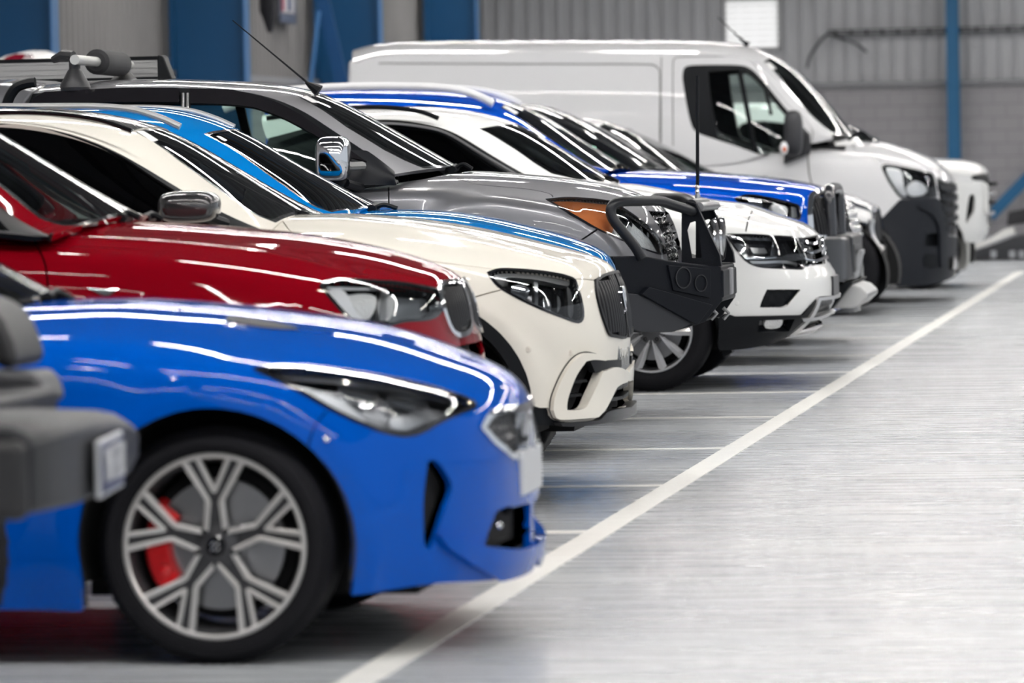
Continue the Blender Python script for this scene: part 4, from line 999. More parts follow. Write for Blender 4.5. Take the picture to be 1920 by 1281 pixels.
    c1 = onY(355, 388, Yc-1.07); mirror_housing(root, org, c1, (.122, .10, .064), mat('carbon_mirror', (.03, .03, .032), .18, 0, coat=1), arm=[c1+np.array([.05, .05, -.04]), c1+np.array([.10, .20, -.07])])
    dashboard(root, org, X-.78, Yc, .7, 1.12)
    m = MB(); m.box((X-3.9, Yc-.75, .5), (X-1.6, Yc+.75, .95)); m.obj('cabin_floor', INT, root, org=org)
    wiper(root, org, [(550, 408), (560, 398), (580, 403)], Yc-.1)
    steering(root, org, X-1.3, Yc-.36, 1.02)
    for yy in (-.37, .37): seat(root, org, X-1.85, Yc+yy, .66)
cream_suv()
# ------------------------------------------------------------------ 4 light blue wagon
def light_blue_car():
    P = paint('sky_blue_paint', (.0, .17, .50), .0, .4); X = -3.78; Yc = 22.2
    root, org, s, t, sd, ft, A1 = std_car(dict(name='blue_wagon', label='sky blue wagon with silver roof rails squeezed between the cream car and the grey pickup', cat='car', paint=P, Yc=Yc, Wd=.90, X=X, wb=2.64, ar=.36, R=.33, zc=.34,
        top=[(0, 398), (400, 398), (600, 397), (698, 394), (744, 392), (843, 397), (914, 408), (985, 424), (1056, 443), (1120, 468), (1142, 482)], front=[(1142, 482), (1150, 510), (1155, 550), (1160, 620), (1150, 690)],
        bot=[(-9, .22), (-2.8, .22)], crown=[(-9, .11), (X-.2, .11), (X+.5, .10), (X+.85, .05)], cowl=[(X-.72, .74), (X-.50, .6), (X-.38, .35), (X-.34, 0)],
        feats={'_lamp': [(-3.50, .83), (-3.25, .80), (-3.06, .76), (-3.06, .66), (-3.30, .68)], '_grille': [(-3.0, .74), (-2.87, .74), (-2.85, .60), (-2.98, .60)]},
        E=[(-400, 260, .60), (50, 232, .62), (273, 240, .64), (378, 282, .60), (450, 326, .62), (533, 380, .66), (592, 402, .73), (645, 414, .83)],
        C=[(-400, 210), (50, 202), (300, 199), (441, 240), (533, 295), (600, 333), (655, 362), (702, 389)],
        B=[(-400, 425, .86), (50, 425, .87), (273, 425, .87), (378, 425, .87), (450, 425, .87), (533, 425, .87), (600, 422, .86), (652, 416, .84)],
        ws=[(441, 240), (415, 243), (381, 251), (450, 290), (533, 349), (590, 388), (622, 398), (665, 394), (702, 388)], wins=[('w', [(0, 415), (0, 415), (0, 262), (240, 258), (330, 285), (400, 328), (470, 378), (505, 412), (505, 412)])],
        dash=(X-.62, 1.10), wm=GLD))
    for k in ('_lamp',): s.build('headlight', [mat('lamp_shell', (.1, .1, .1))], root, org, poly=ft[k], h=.06, off=-.01, rim=.03, mirror='pair')
    s.build('grille', [GLB], root, org, poly=ft['_grille'], h=.06, off=-.02, rim=.0)
    for sd_ in (-1, 1):
        m = MB(); R_ = [onY(a, b, Yc-.60) for a, b in ((-420, 226), (-300, 203), (67, 200), (183, 200), (250, 206), (300, 221), (338, 238))]; R_ = [np.array([p[0], Yc+sd_*.60, p[2]]) for p in R_]
        n = len(spl(R_)); m.tube(spl(R_), .017, 10); m.obj('roof_rail', mat('rail_aluminium', (.66, .66, .66), .35, .7), root, org=org)
    st = t.px([(405, 256), (411, 255), (427, 264), (420, 266)]); t.build('windscreen_sticker', [mat('sticker', (.75, .75, .75), .5)], root, org, poly=st, h=.05, off=.002, rim=0, mirror='one')
    wiper(root, org, [(700, 392), (720, 384), (745, 391)], Yc-.1)
light_blue_car()
# ------------------------------------------------------------------ 5 grey pickup with bull bar
def grey_pickup():
    P = paint('gunmetal_paint', (.20, .20, .215), .55, .38); X = -3.72; Yc = 25.05
    root, org, s, t, sd, ft, A1 = std_car(dict(name='grey_pickup', label='gunmetal grey pickup with black tube bull bar, roof rack and chrome mirror', cat='pickup truck', paint=P, Yc=Yc, Wd=.925, X=X, wb=3.22, ar=.43, R=.385, zc=.40, nu=140, h=.05,
        top=[(0, 330), (600, 325), (800, 322), (858, 320), (985, 327), (1091, 338), (1162, 352), (1215, 372), (1245, 395), (1262, 425)], front=[(1262, 425), (1268, 460), (1274, 500), (1278, 560), (1270, 600)],
        bot=[(-9.5, .36), (X, .36), (-3.2, .50), (-2.9, .58)], crown=[(-9, .09), (X-.3, .09), (X+.2, .13), (X+.5, .13), (X+.75, .07)], A=.62, xr=-8.0,
        bumps=[arch_bump(X, .36, .76, .045, .05)],
        cowl=[(X-.62, .76), (X-.42, .6), (X-.28, .35), (X-.25, 0)],
        feats={'lamp': [(1026, 374), (1026, 374), (1074, 371), (1146, 378), (1167, 390), (1199, 412), (1230, 440), (1252, 473), (1252, 473), (1236, 475), (1199, 463), (1152, 443), (1121, 429), (1074, 402)],
               'grille': [(1215, 395), (1215, 395), (1245, 398), (1262, 410), (1262, 410), (1272, 470), (1274, 500), (1274, 500), (1255, 500), (1243, 440)]},
        seams=[[(829, 320), (861, 336), (896, 346), (985, 354), (1030, 363), (1038, 370)], [(1089, 451), (1122, 429)], [(729, 350), (729, 430), (729, 520)]],
        E=[(-130, 178, .60), (57, 176, .62), (233, 166, .64), (347, 165, .65), (433, 168, .66), (500, 180, .68), (567, 205, .71), (631, 251, .75), (690, 285, .80), (736, 327, .84)],
        C=[(-130, 160), (60, 160), (160, 152), (300, 148), (433, 151), (540, 160), (598, 173), (700, 225), (790, 276), (854, 312)],
        B=[(-130, 365, .90), (57, 365, .9), (233, 362, .9), (347, 360, .9), (433, 360, .9), (500, 360, .9), (567, 358, .9), (640, 355, .9), (700, 352, .88), (748, 345, .86)],
        ws=[(598, 173), (580, 177), (560, 183), (649, 238), (719, 281), (760, 302), (795, 316), (836, 319), (856, 312)],
        wins=[('rear', [(75, 355), (75, 355), (62, 190), (85, 178), (233, 173), (338, 172), (338, 172), (340, 355), (340, 355)]), ('front', [(362, 355), (362, 355), (360, 174), (430, 177), (495, 194), (560, 226), (625, 272), (625, 272), (640, 355), (640, 355)])],
        dash=(X-.55, 1.24), wm=GLS, floorz=1.0, seats=(X-1.8, X-2.7)))
    lamp = ft['lamp']
    AMB = mat('amber_lens', (.75, .28, .10), .15, .2, coat=1)
    lamp_unit(s, root, org, lamp, .05, [
        (s.px(spl([(1030, 375), (1074, 374), (1143, 381), (1152, 385), (1145, 400), (1153, 425), (1146, 438), (1120, 425), (1076, 400), (1040, 380)], True)), .012, AMB, .02, 'indicator'),
        (s.px(spl([(1160, 396), (1185, 405), (1210, 432), (1228, 456), (1238, 470), (1205, 462), (1175, 448), (1158, 430)], True)), .03, mat('lamp_reflector'), .03, 'reflector'),
        (s.px(spl([(1165, 402), (1180, 402), (1190, 420), (1180, 440), (1166, 430)], True)), .015, CHR, .03, 'reflector')], back=mat('lamp_silver', (.85, .85, .87), .35, .0))
    s.build('grille', [GLB], root, org, poly=ft['grille'], h=.015, off=-.03, rim=-.02, lift=lambda Q, V: .015*np.abs(np.sin(V[:, 1]*60+V[:, 2]*45)*np.sin(V[:, 1]*60-V[:, 2]*45)))
    # centre pillar trim and door line
    for (a, b) in (((343, 175), (343, 360)), ((352, 175), (352, 360))):
        m = MB(); p, q = onY(*a, Yc-.68), onY(*b, Yc-.90); m.tube([p, q], .008, 6); m.obj('door_edge', SATIN, root, org=org)
    VZ = mat('smoked_acrylic', (.008, .007, .009), .15, coat=1)
    for vp in ([(358, 171), (433, 173), (500, 189), (567, 222), (640, 274), (690, 310), (655, 300), (600, 264), (540, 230), (480, 207), (430, 201), (358, 199)], [(62, 192), (85, 178), (233, 170), (338, 170), (338, 197), (200, 197), (90, 200), (64, 206)]):
        sd.build('window_visor', [VZ], root, org, poly=sd.px(vp), h=.05, off=.03, rim=.02, mirror='pair')
    tq = s.px(spl([(700, 352), (700, 352), (716, 300), (735, 322), (751, 338), (752, 346), (742, 351), (742, 351)], True))
    # mirror sail and chrome tow mirror
    sail = sd.px(spl([(655, 285), (655, 285), (700, 290), (720, 310), (745, 336), (740, 345), (655, 350), (655, 350)], True)); sd.build('mirror_sail', [mat('sail_black', (.014, .015, .018), .45, spec=.2)], root, org, poly=sail, h=.05, off=.02, rim=.03, mirror='pair')
    c = onY(625, 298, Yc-1.15); mh = mirror_housing(root, org, c, (.085, .10, .115), CHR, n=4)
    c3 = onY(597, 305, Yc-1.16); m = MB(); m.box(c3-np.array([.012, .085, .09]), c3+np.array([.0, .085, .09])); m.obj('mirror_glass', mat('mirror_face', (.5, .5, .55), .03, 1.), mh, org=(0, 0, 0), bevel=.004) if False else None
    c4 = onY(628, 330, Yc-1.12); mirror_housing(mh, org, c4, (.06, .08, .06), BLK, name='mirror_foot')
    m = MB(); m.tube([onY(640, 313, Yc-1.12), onY(680, 311, Yc-.92)], .022, 8); m.obj('mirror_arm', mat('arm_grey', (.2, .2, .2), .4), mh, org=org)
    m = MB(); m.tube([onY(648, 343, Yc-1.1), onY(676, 352, Yc-.92)], .024, 8); m.obj('mirror_arm', BLK, mh, org=org)
    for o in mh.children: pass
    # aerial, rack and awning
    m = MB(); m.tube([onY(592, 168, Yc-.45), onY(520, 108, Yc-.45), onY(436, 38, Yc-.45)], [.007, .005, .003], 6); m.tube([onY(598, 171, Yc-.45), onY(573, 154, Yc-.45)], [.035, .008], 8); m.obj('aerial', BLK, root, org=org)
    FT = mat('rack_foot_black', (.03, .03, .033), .5)
    for (px, off, top_, bt, nm) in ((141, -.60, 108, 170, 'rack_foot'), (233, .55, 122, 158, 'rack_foot')):
        b0 = onY(px, bt, Yc+off); t0 = onY(px-2, top_, Yc+off); h = t0[2]-b0[2]; m = MB()
        rs = [(.074, 0), (.080, .10), (.074, .22), (.058, .38), (.040, .58), (.030, .66), (.030, .92), (.04, .96), (.04, 1.0)]
        m.lathe([(0, 0)]+[(r, z*h) for r, z in rs]+[(0, h)], c=(b0[0], b0[1], b0[2]), seg=28, axis='z'); m.obj(nm, FT, root, org=org)
    a0 = onY(140, 112, Yc-.75); a1 = onY(243, 122, Yc+.75); m = MB(); m.tube([a0, a1], .026, 12); m.obj('rack_bar', mat('bar_aluminium', (.6, .6, .58), .4, .5), root, org=org)
    k0 = a0*.62+a1*.38; k1 = a0*.18+a1*.82; m = MB(); m.tube([k0, k0*.97+k1*.03, k0*.03+k1*.97, k1], [.05, .068, .068, .055], 20); m.obj('bar_sleeve', mat('foam_black', (.025, .025, .028), .8), root, org=org)
    m = MB(); m.tube([onY(100, 112, Yc-.55), onY(118, 104, Yc-.58), onY(137, 106, Yc-.6)], [.02, .03, .03], 8); m.obj('rack_strap', FT, root, org=org)
    # awning box on the far side of the roof
    Ya = Yc+.95; p = onY(100, 117, Ya); p[0] = onY(-500, 121, Ya)[0]; q = onY(301, 144, Ya); m = MB(); m.box((p[0], Ya-.06, q[2]), (q[0], Ya+.06, p[2]-.0)); 
    for k in range(3): m.box((p[0], Ya-.066, q[2]+.02+k*.03), (q[0], Ya-.06, q[2]+.032+k*.03))
    aw = empty('roof_awning', (q[0], Ya, q[2]), 'long aluminium and black awning case mounted on the far side of the roof rack', 'awning')
    m.obj('case', mat('awning_aluminium', (.48, .48, .48), .35, .6), aw, org=(q[0], Ya, q[2]), smooth=0)
    m = MB(); m.box((p[0], Ya-.07, p[2]), (q[0], Ya+.07, p[2]+.02)); m.box((p[0], Ya-.07, q[2]-.03), (q[0], Ya+.07, q[2])); m.obj('cover', BLK, aw, org=(q[0], Ya, q[2]), smooth=0)
    r1 = onY(328, 149, Ya); m = MB(); m.hexa([(q[0], Ya-.08, q[2]-.04), (r1[0], Ya-.06, q[2]-.02), (r1[0], Ya+.06, q[2]-.02), (q[0], Ya+.08, q[2]-.04), (q[0], Ya-.08, p[2]+.03), (r1[0]-.05, Ya-.06, p[2]+.02), (r1[0]-.05, Ya+.06, p[2]+.02), (q[0], Ya+.08, p[2]+.03)]); m.obj('end_cap', BLK, aw, org=(q[0], Ya, q[2]), bevel=.012)
    # canopy over the tray
    zc_ = [onY(a, b, Yc-.6) for a, b in ((-260, 150), (0, 150), (30, 152), (62, 158), (75, 165))]; lo_ = onY(30, 320, Yc)
    x1 = onY(60, 160, Yc-.75)[0]; x0 = -8.6; zt = onY(0, 148, Yc)[2]; m = MB()
    prof = [(-.88, 1.0), (-.88, 1.25), (-.74, zt-.12), (-.64, zt-.03), (-.4, zt), (.4, zt), (.64, zt-.03), (.74, zt-.12), (.88, 1.25), (.88, 1.0)]
    V = []; xs = [x0, x1-.50, x1-.16, x1-.02]; dz = [0, 0, -.012, -.05]
    for x, d in zip(xs, dz):
        for y, z in prof: V.append((x-(.12 if z < 1.5 and x > x0 else 0)-(.06 if z < zt-.1 and x > x0 else 0), Yc+y, z+(d if z > 1.3 else 0)))
    n = len(prof); m.add(V, [(i*n+j, i*n+j+1, (i+1)*n+j+1, (i+1)*n+j) for i in range(3) for j in range(n-1)]+[tuple(range(n))[::-1], tuple(3*n+j for j in range(n))])
    m.obj('tray_canopy', P, root, org=org, bevel=.015, smooth=50)
    m = MB(); P_ = [onY(a, b, Yc-.84) for a, b in ((12, 197), (20, 178), (32, 163), (50, 156), (66, 154))]; m.tube(spl(P_), .028, 8); m.obj('canopy_seal', BLK, root, org=org)
    # steel bumper: body-width wings sweeping back from a narrow centre
    ST = mat('powder_coated_steel', (.005, .006, .009), .48, spec=.12, bump=(220, .12))
    off = lambda px: .93-(px-1150)/(1352-1150)*.60
    topl = [(1149, 481), (1190, 480), (1217, 481), (1252, 488), (1300, 494), (1352, 499)]
    botl = [(1170, 618), (1188, 622), (1202, 624), (1261, 623), (1323, 605), (1355, 566)]
    m = MB(); T_ = [onY(a, b, Yc-off(a)) for a, b in topl]; B_ = [onY(a, b, Yc-off(min(a, 1352))) for a, b in botl]
    R_ = []
    for k in range(len(T_)): R_ += [T_[k], B_[k]]
    for k in range(len(T_)-1, -1, -1): R_ += [np.array([T_[k][0], 2*Yc-T_[k][1], T_[k][2]]), np.array([B_[k][0], 2*Yc-B_[k][1], B_[k][2]])]
    n = len(R_)//2; back = [p+np.array([-.10, .16 if p[1] < Yc-.5 else (-.16 if p[1] > Yc+.5 else 0), 0]) for p in R_]
    V = R_+back; Fs = [(2*i, 2*i+2, 2*i+3, 2*i+1) for i in range(n-1)]
    o_ = 2*n; Fs += [(o_+2*i, o_+2*i+1, o_+2*i+3, o_+2*i+2) for i in range(n-1)]+[(2*i, o_+2*i, o_+2*i+2, 2*i+2) for i in range(n-1)]+[(2*i+1, 2*i+3, o_+2*i+3, o_+2*i+1) for i in range(n-1)]+[(0, 1, o_+1, o_), (2*n-2, o_+2*n-2, o_+2*n-1, 2*n-1)]
    m.add(V, Fs); bp = m.obj('steel_bumper', ST, root, org=org, bevel=.010, smooth=20)
    def wing(px, py, o=.0): 
        y = Yc-off(px); p = onY(px, py, y); t = np.array([T_[-1][0]-T_[0][0], T_[-1][1]-T_[0][1], 0]); t /= np.linalg.norm(t); nn = np.array([t[1], -t[0], 0]); return p+nn*o
    def plate_on(poly, o0, o1, mt, nm, bv=.004):
        m = MB(); A = [wing(a, b, o1) for a, b in poly]; Bq = [wing(a, b, o0) for a, b in poly]; n = len(poly)
        m.add(A+Bq, [tuple(range(n)), tuple(range(2*n-1, n-1, -1))]+[(i, i+n, (i+1) % n+n, (i+1) % n) for i in range(n)]); return m.obj(nm, mt, bp, org=org, bevel=bv, smooth=30)
    plate_on([(1250, 497), (1330, 504), (1329, 559), (1260, 545)], -.02, .012, ST, 'lamp_panel')
    for (cx, cy, r) in ((1277, 521, .050), (1310, 531, .040)):
        q = wing(cx, cy, .013); tv = np.array([T_[-1][0]-T_[0][0], T_[-1][1]-T_[0][1], 0]); tv /= np.linalg.norm(tv); nn = np.array([tv[1], -tv[0], 0]); zz = np.array([0, 0, 1.]); m = MB(); V = []; k = 28
        for (rr_, oo) in ((r*1.12, 0), (r*1.12, .006), (r, .006), (r*.92, -.03), (0.001, -.035)):
            for j in range(k): a = 2*math.pi*j/k; V.append(q+nn*oo+rr_*(tv*math.cos(a)+zz*math.sin(a)))
        m.add(V, [(i*k+j, i*k+(j+1) % k, (i+1)*k+(j+1) % k, (i+1)*k+j) for i in range(4) for j in range(k)]); m.obj('lamp_blank', mat('blank_black', (.012, .012, .014), .3), bp, org=org, smooth=30)
    plate_on([(1210, 538), (1330, 572), (1300, 610), (1196, 552)], -.01, .030, ST, 'wing_step')
    plate_on([(1172, 550), (1195, 552), (1300, 604), (1262, 622), (1203, 623), (1178, 617)], -.01, .012, mat('wing_guard', (.010, .011, .015), .5), 'lower_guard')
    # centre face
    c0 = T_[-1]; m = MB(); fx = c0[0]; m.box((fx-.02, Yc-.33, B_[-1][2]+.02), (fx+.012, Yc+.33, c0[2]-.02)); m.obj('centre_plate', ST, bp, org=org, bevel=.01)
    p = onY(1360, 520, Yc-.02); m = MB(); m.box((fx+.0, Yc-.05, p[2]-.09), (fx+.025, Yc+.05, p[2]+.05)); m.obj('bumper_badge', mat('badge_grey', (.3, .3, .31), .4, .6), bp, org=org, bevel=.008)
    for sy in (-.3, .3):
        m = MB(); p = onY(1345, 588, Yc+sy); m.tube([(fx-.06, Yc+sy, p[2]+.03), (fx-.03, Yc+sy, p[2]), (fx-.06, Yc+sy, p[2]-.03)], .010, 8); m.obj('recovery_hook', mat('hook_steel', (.25, .25, .26), .4, .8), bp, org=org)
    # uprights, hoops and top tubes
    for sy in (-1, 1):
        yy = Yc+sy*.33; q = lambda a, b: onY(a, b, Yc-.33)[[0, 2]]
        outer = [q(1278, 392), q(1290, 381), q(1305, 385), q(1330, 437), q(1349, 478), q(1352, 499), q(1278, 496)]
        hole = [q(1289, 432), q(1294, 418), q(1303, 415), q(1310, 420), q(1316, 484), q(1298, 484)]
        bm = bmesh.new(); vs = [bm.verts.new((a-org[0], yy-.004-org[1], b)) for a, b in outer]; es = [bm.edges.new((vs[i], vs[(i+1) % len(vs)])) for i in range(len(vs))]
        hs = [bm.verts.new((a-org[0], yy-.004-org[1], b)) for a, b in hole]; es += [bm.edges.new((hs[i], hs[(i+1) % len(hs)])) for i in range(len(hs))]
        bmesh.ops.triangle_fill(bm, use_beauty=True, edges=es); g_ = bmesh.ops.extrude_face_region(bm, geom=bm.faces[:]); bmesh.ops.translate(bm, vec=(0, .009, 0), verts=[v for v in g_['geom'] if isinstance(v, bmesh.types.BMVert)])
        bmesh.ops.recalc_face_normals(bm, faces=bm.faces); me = bpy.data.meshes.new('bar_upright'); bm.to_mesh(me); bm.free(); me.materials.append(ST); link(bpy.data.objects.new('bar_upright', me), root)
        m = MB(); o1 = onY(1352, 499, Yc-.33); o2 = onY(1305, 383, Yc-.33); o3 = onY(1290, 379, Yc-.33); o4 = onY(1278, 392, Yc-.33)
        rim_ = [np.array([p[0], yy, p[2]]) for p in (o1, onY(1349, 478, Yc-.33), onY(1330, 437, Yc-.33), o2, o3, o4)]
        for i in range(len(rim_)-1): 
            a, b = rim_[i], rim_[i+1]; yv = np.array([0, .03, 0]); tt = (b-a)/np.linalg.norm(b-a); nn = np.array([-tt[2], 0, tt[0]])*.004; m.hexa([a-yv-nn, b-yv-nn, b+yv-nn, a+yv-nn, a-yv+nn, b-yv+nn, b+yv+nn, a+yv+nn])
        m.obj('upright_flange', ST, root, org=org, smooth=0)
        H = [(1203, 484, .78), (1190, 462, .80), (1168, 435, .82), (1150, 412, .83), (1145, 396, .83), (1150, 384, .82), (1165, 378, .78), (1200, 377, .68), (1236, 377, .56), (1262, 385, .46), (1300, 396, .34)]
        pts = [onY(a, b, Yc-o) for a, b, o in H]; pts = [np.array([p_[0], Yc+sy*(Yc-p_[1]), p_[2]]) for p_ in pts]
        m = MB(); m.tube(spl(pts, sub=5), .027, 14); m.obj('bar_hoop', mat('bar_tube_black', (.010, .011, .014), .35, spec=.35), root, org=org)
    m = MB(); a = onY(1296, 384, Yc-.33); b = a.copy(); b[1] = Yc+.33; m.tube([a, b], .028, 14); m.obj('top_tube', mat('bar_tube_black'), root, org=org)
    m = MB(); a = onY(1320, 388, Yc-.25); b = a.copy(); b[1] = Yc+.33; m.tube([a+np.array([-.02, -.05, 0]), b], .024, 14); m.obj('front_tube', mat('tube_satin', (.2, .2, .21), .35, .6), root, org=org)
    for k, yy in enumerate((-.155, .155)):
        c = onY(1338, 450, Yc-.155); c = np.array([c[0], Yc+yy, c[2]]); L_ = MB(); L_.lathe([(0.001, -.07), (.06, -.06), (.098, -.02), (.112, 0), (.116, .012), (.110, .022)], c=c, seg=36, axis='x')
        lo = L_.obj('driving_light', mat('light_chrome', (.75, .75, .76), .15, 1.), root, org=org); L_ = MB(); L_.lathe([(.108, .018), (.06, .026), (.001, .03)], c=c, seg=36, axis='x'); L_.obj('light_lens', GLL, lo, org=org)
        m = MB(); m.box((c[0]-.05, c[1]-.05, c[2]-.17), (c[0]-.02, c[1]+.05, c[2]-.08)); m.obj('light_bracket', BLK, lo, org=org)
    # tall fibreglass aerial on the bull bar
    m = MB(); p0 = onY(1308, 372, Yc-.30); p1 = onY(1307.5, 142, Yc-.30); f_ = lambda t: p0*(1-t)+p1*t
    ANT = empty('whip_antenna', tuple(p0), 'tall black whip antenna with sprung base rising from the bull bar', 'antenna'); ANT.parent = None
    m.tube([f_(.09), f_(1)], [.0095, .0085], 10); m.obj('rod', BLK, ANT, org=p0); m = MB(); m.lathe([(.0, 0), (.014, 0), (.014, .02), (.009, .022), (.013, .035), (.009, .045), (.013, .055), (.009, .07), (.0, .075)], c=p0, seg=16, axis='z'); m.obj('spring_base', SATIN, ANT, org=p0)
    wiper(root, org, [(850, 318), (868, 308), (885, 317)], Yc-.1)
    st = t.px([(563, 182), (575, 180), (598, 193), (585, 193)]); t.build('windscreen_sticker', [mat('sticker', (.75, .75, .75), .5)], root, org, poly=st, h=.05, off=.002, rim=0, mirror='one')
grey_pickup()
# ------------------------------------------------------------------ 6 white SUV with silver wheels
def white_suv():
    P = paint('pure_white_paint', (.83, .83, .82), 0, .35); X = -3.385; Yc = 28.6
    z = lambda a, b, Y=27.75: onY(a, b, Y)[[0, 2]]
    root, org, s, t, sd, ft, A1 = std_car(dict(name='white_suv', label='white sport utility car with split silver spoke wheels behind the black bull bar', cat='car', paint=P, Yc=Yc, Wd=.92, X=X, wb=2.68, ar=.40, R=.352, rr=.247, zc=.37, style='v5', rims=(RIM_SILV, RIM_DARK), tread=True, nu=140, h=.045,
        top=[(500, 350), (1000, 345), (1162, 343), (1240, 354), (1335, 374), (1396, 382), (1450, 400), (1491, 414), (1520, 428), (1534, 440)],
        front=[(1534, 440), (1545, 465), (1550, 492), (1561, 508), (1566, 520), (1566, 558), (1560, 578), (1540, 605), (1515, 625)],
        bot=[(-8, .24), z(1374, 656), z(1431, 648), z(1475, 630), z(1500, 622, 28.2)], crown=[(-8, .10), (X-.2, .10), (X+.4, .11), (X+.6, .08), (X+.8, .04)], A=.62, p=2.6,
        hb=[lambda x, h: .012*gauss(h-.5, .05)*np.clip((x-X+.6)*2, 0, 1)],
        bumps=[crease([(X+.1, .77), (X+.8, .76)], .012, .03)],
        cowl=[(X-.78, .76), (X-.5, .6), (X-.35, .35), (X-.31, 0)],
        feats={'lamp': [(1363, 441), (1363, 441), (1420, 442), (1491, 446), (1491, 446), (1503, 470), (1510, 488), (1503, 503), (1503, 503), (1460, 502), (1423, 499), (1402, 490), (1385, 472)],
               'grille': [(1494, 446), (1494, 446), (1515, 444), (1534, 441), (1534, 441), (1545, 470), (1549, 494), (1549, 494), (1530, 497), (1510, 500), (1514, 487)],
               'mesh': [(1438, 543), (1438, 543), (1502, 543), (1502, 543), (1473, 577), (1473, 577), (1424, 577), (1424, 577), (1430, 560)],
               'clad': [(1378, 593), (1378, 593), (1440, 592), (1501, 591), (1501, 591), (1530, 560), (1540, 556), (1600, 552), (1600, 552), (1600, 640), (1560, 660), (1400, 700), (1330, 700), (1330, 700), (1345, 600), (1358, 588)]},
        seams=[[(1396, 382), (1407, 390), (1410, 396), (1403, 412), (1398, 436)]],
        E=[(500, 260, .60), (640, 228, .62), (719, 224, .63), (790, 231, .65), (843, 244, .67), (905, 281, .71), (978, 324, .77), (1040, 355, .83)],
        C=[(500, 215), (640, 203), (772, 199), (880, 207), (971, 232), (1040, 270), (1105, 310), (1160, 341)],
        B=[(500, 372, .87), (640, 372, .88), (719, 372, .88), (790, 372, .88), (843, 372, .88), (905, 370, .88), (978, 366, .88), (1045, 360, .85)],
        ws=[(971, 232), (950, 232), (898, 241), (967, 281), (1010, 311), (1035, 326), (1080, 336), (1127, 341), (1160, 341)],
        wins=[('w', [(600, 365), (600, 365), (600, 260), (660, 240), (730, 234), (790, 241), (835, 254), (890, 288), (950, 327), (985, 355), (985, 355)])],
        dash=(X-.68, 1.12), wm=GLD, seats=(X-1.9, X-2.7)))
    for o in [c for c in root.children if c.name.startswith('body_shell')]: pass
    lamp_unit(s, root, org, ft['lamp'], .06, [
        (s.px([(1366, 443), (1491, 448), (1494, 453), (1420, 450), (1372, 448)]), .006, CHR, .02, 'chrome_bar'),
        (s.px([(1392, 481), (1508, 484), (1509, 488), (1398, 486)]), .006, CHR, .02, 'chrome_bar'),
        (s.px([(1408, 490), (1500, 492), (1500, 497), (1412, 495)]), .02, SATIN, .01, 'light_strip'),
        (s.px(spl([(1378, 456), (1388, 455), (1400, 465), (1404, 478), (1394, 478), (1384, 468)], True)), .03, CHR, .03, 'reflector'),
        (s.px([(1410, 462), (1440, 462), (1444, 472), (1414, 472)]), .03, SATIN, .03, 'reflector'),
        (s.px([(1452, 448), (1464, 449), (1452, 480), (1446, 480)]), .012, CHR, .02, 'divider')], back=mat('lamp_dark', (.03, .03, .035)))
    s.build('grille', [GLB], root, org, poly=ft['grille'], h=.03, off=-.045, rim=-.04)
    for (y0, y1) in ((444, 450), (462, 468), (481, 487)):
        q = s.px([(1495+(y0-444)*.35, y0+2), (1540+(y0-444)*.2, y0-2), (1541+(y0-444)*.2, y1-2), (1497+(y0-444)*.35, y1+2)]); s.build('grille_bar', [CHR], root, org, poly=q, h=.03, off=.004, rim=.04)
    c0 = onY(1541, 467, Yc); m = MB(); m.lathe([(.070, .01), (.078, .016), (.082, .006), (.07, .0)], c=(c0[0]-.0, Yc, c0[2]), seg=32, axis='x'); m.tube([(c0[0]+.012, Yc-.04, c0[2]+.055), (c0[0]+.02, Yc-.005, c0[2]-.06), (c0[0]+.02, Yc, c0[2]), (c0[0]+.02, Yc+.005, c0[2]-.06), (c0[0]+.012, Yc+.04, c0[2]+.055)], .006, 6); m.obj('front_badge', CHR, root, org=org)
    s.build('bumper_mesh', [BLK], root, org, poly=ft['mesh'], h=.012, off=-.02, rim=-.015, mirror='pair', lift=lambda Q, V: .008*np.abs(np.sin(V[:, 0]*55+V[:, 2]*40)*np.sin(V[:, 0]*55-V[:, 2]*40)))
    fog = s.px(spl([(1423, 600), (1423, 600), (1488, 597), (1488, 597), (1478, 620), (1478, 620), (1419, 621), (1419, 621)], True)); low = s.px([(1478, 625), (1532, 563), (1572, 556), (1560, 580), (1540, 606), (1515, 622)])
    A = arch_poly(s, X, .37, .40)
    s.build('bumper_cladding', [BLK], root, org, poly=ft['clad'], holes=[A, fog, low], h=.04, off=.010, rim=.05)
    s.build('fog_recess', [GLB], root, org, poly=inset(fog, -.003), h=.04, off=-.03, rim=-.035, mirror='pair')
    q = s.px(spl([(1438, 603), (1468, 601), (1464, 617), (1438, 618)], True)); s.build('fog_lamp', [mat('lamp_reflector')], root, org, poly=q, h=.03, off=-.012, rim=.02, mirror='pair')
    s.build('lower_grille', [mat('grille_mesh')], root, org, poly=inset(low, -.004), h=.014, off=-.03, rim=-.03, mirror='join', lift=lambda Q, V: .012*np.abs(np.sin(V[:, 1]*50)*np.sin(V[:, 2]*90)))
    for pp in ([(1474, 627), (1529, 558), (1570, 552), (1570, 557), (1533, 563), (1482, 628)], [(1500, 594), (1560, 578), (1558, 585), (1502, 600)], [(1478, 626), (1540, 606), (1520, 620), (1490, 632)]):
        s.build('chrome_strip', [SATIN], root, org, poly=s.px(pp), h=.03, off=.022, rim=.02)
    q = s.px([(1548, 518), (1568, 519), (1568, 552), (1549, 555)]); pc = onY(1566, 535, Yc); m = MB(); m.box((pc[0]-.03, Yc-.2, pc[2]-.06), (pc[0]+.008, Yc+.2, pc[2]+.06)); m.obj('plate_holder', mat('holder_black', (.035, .035, .04), .35), root, bevel=.004, org=org)
    p = s.ev(s.px([(1382, 569)]))[0]; m = MB(); m.lathe([(.0, -.004), (.009, -.004), (.013, 0), (.013, .004)], c=p, seg=16); m.obj('parking_sensor', P, root, org=org)
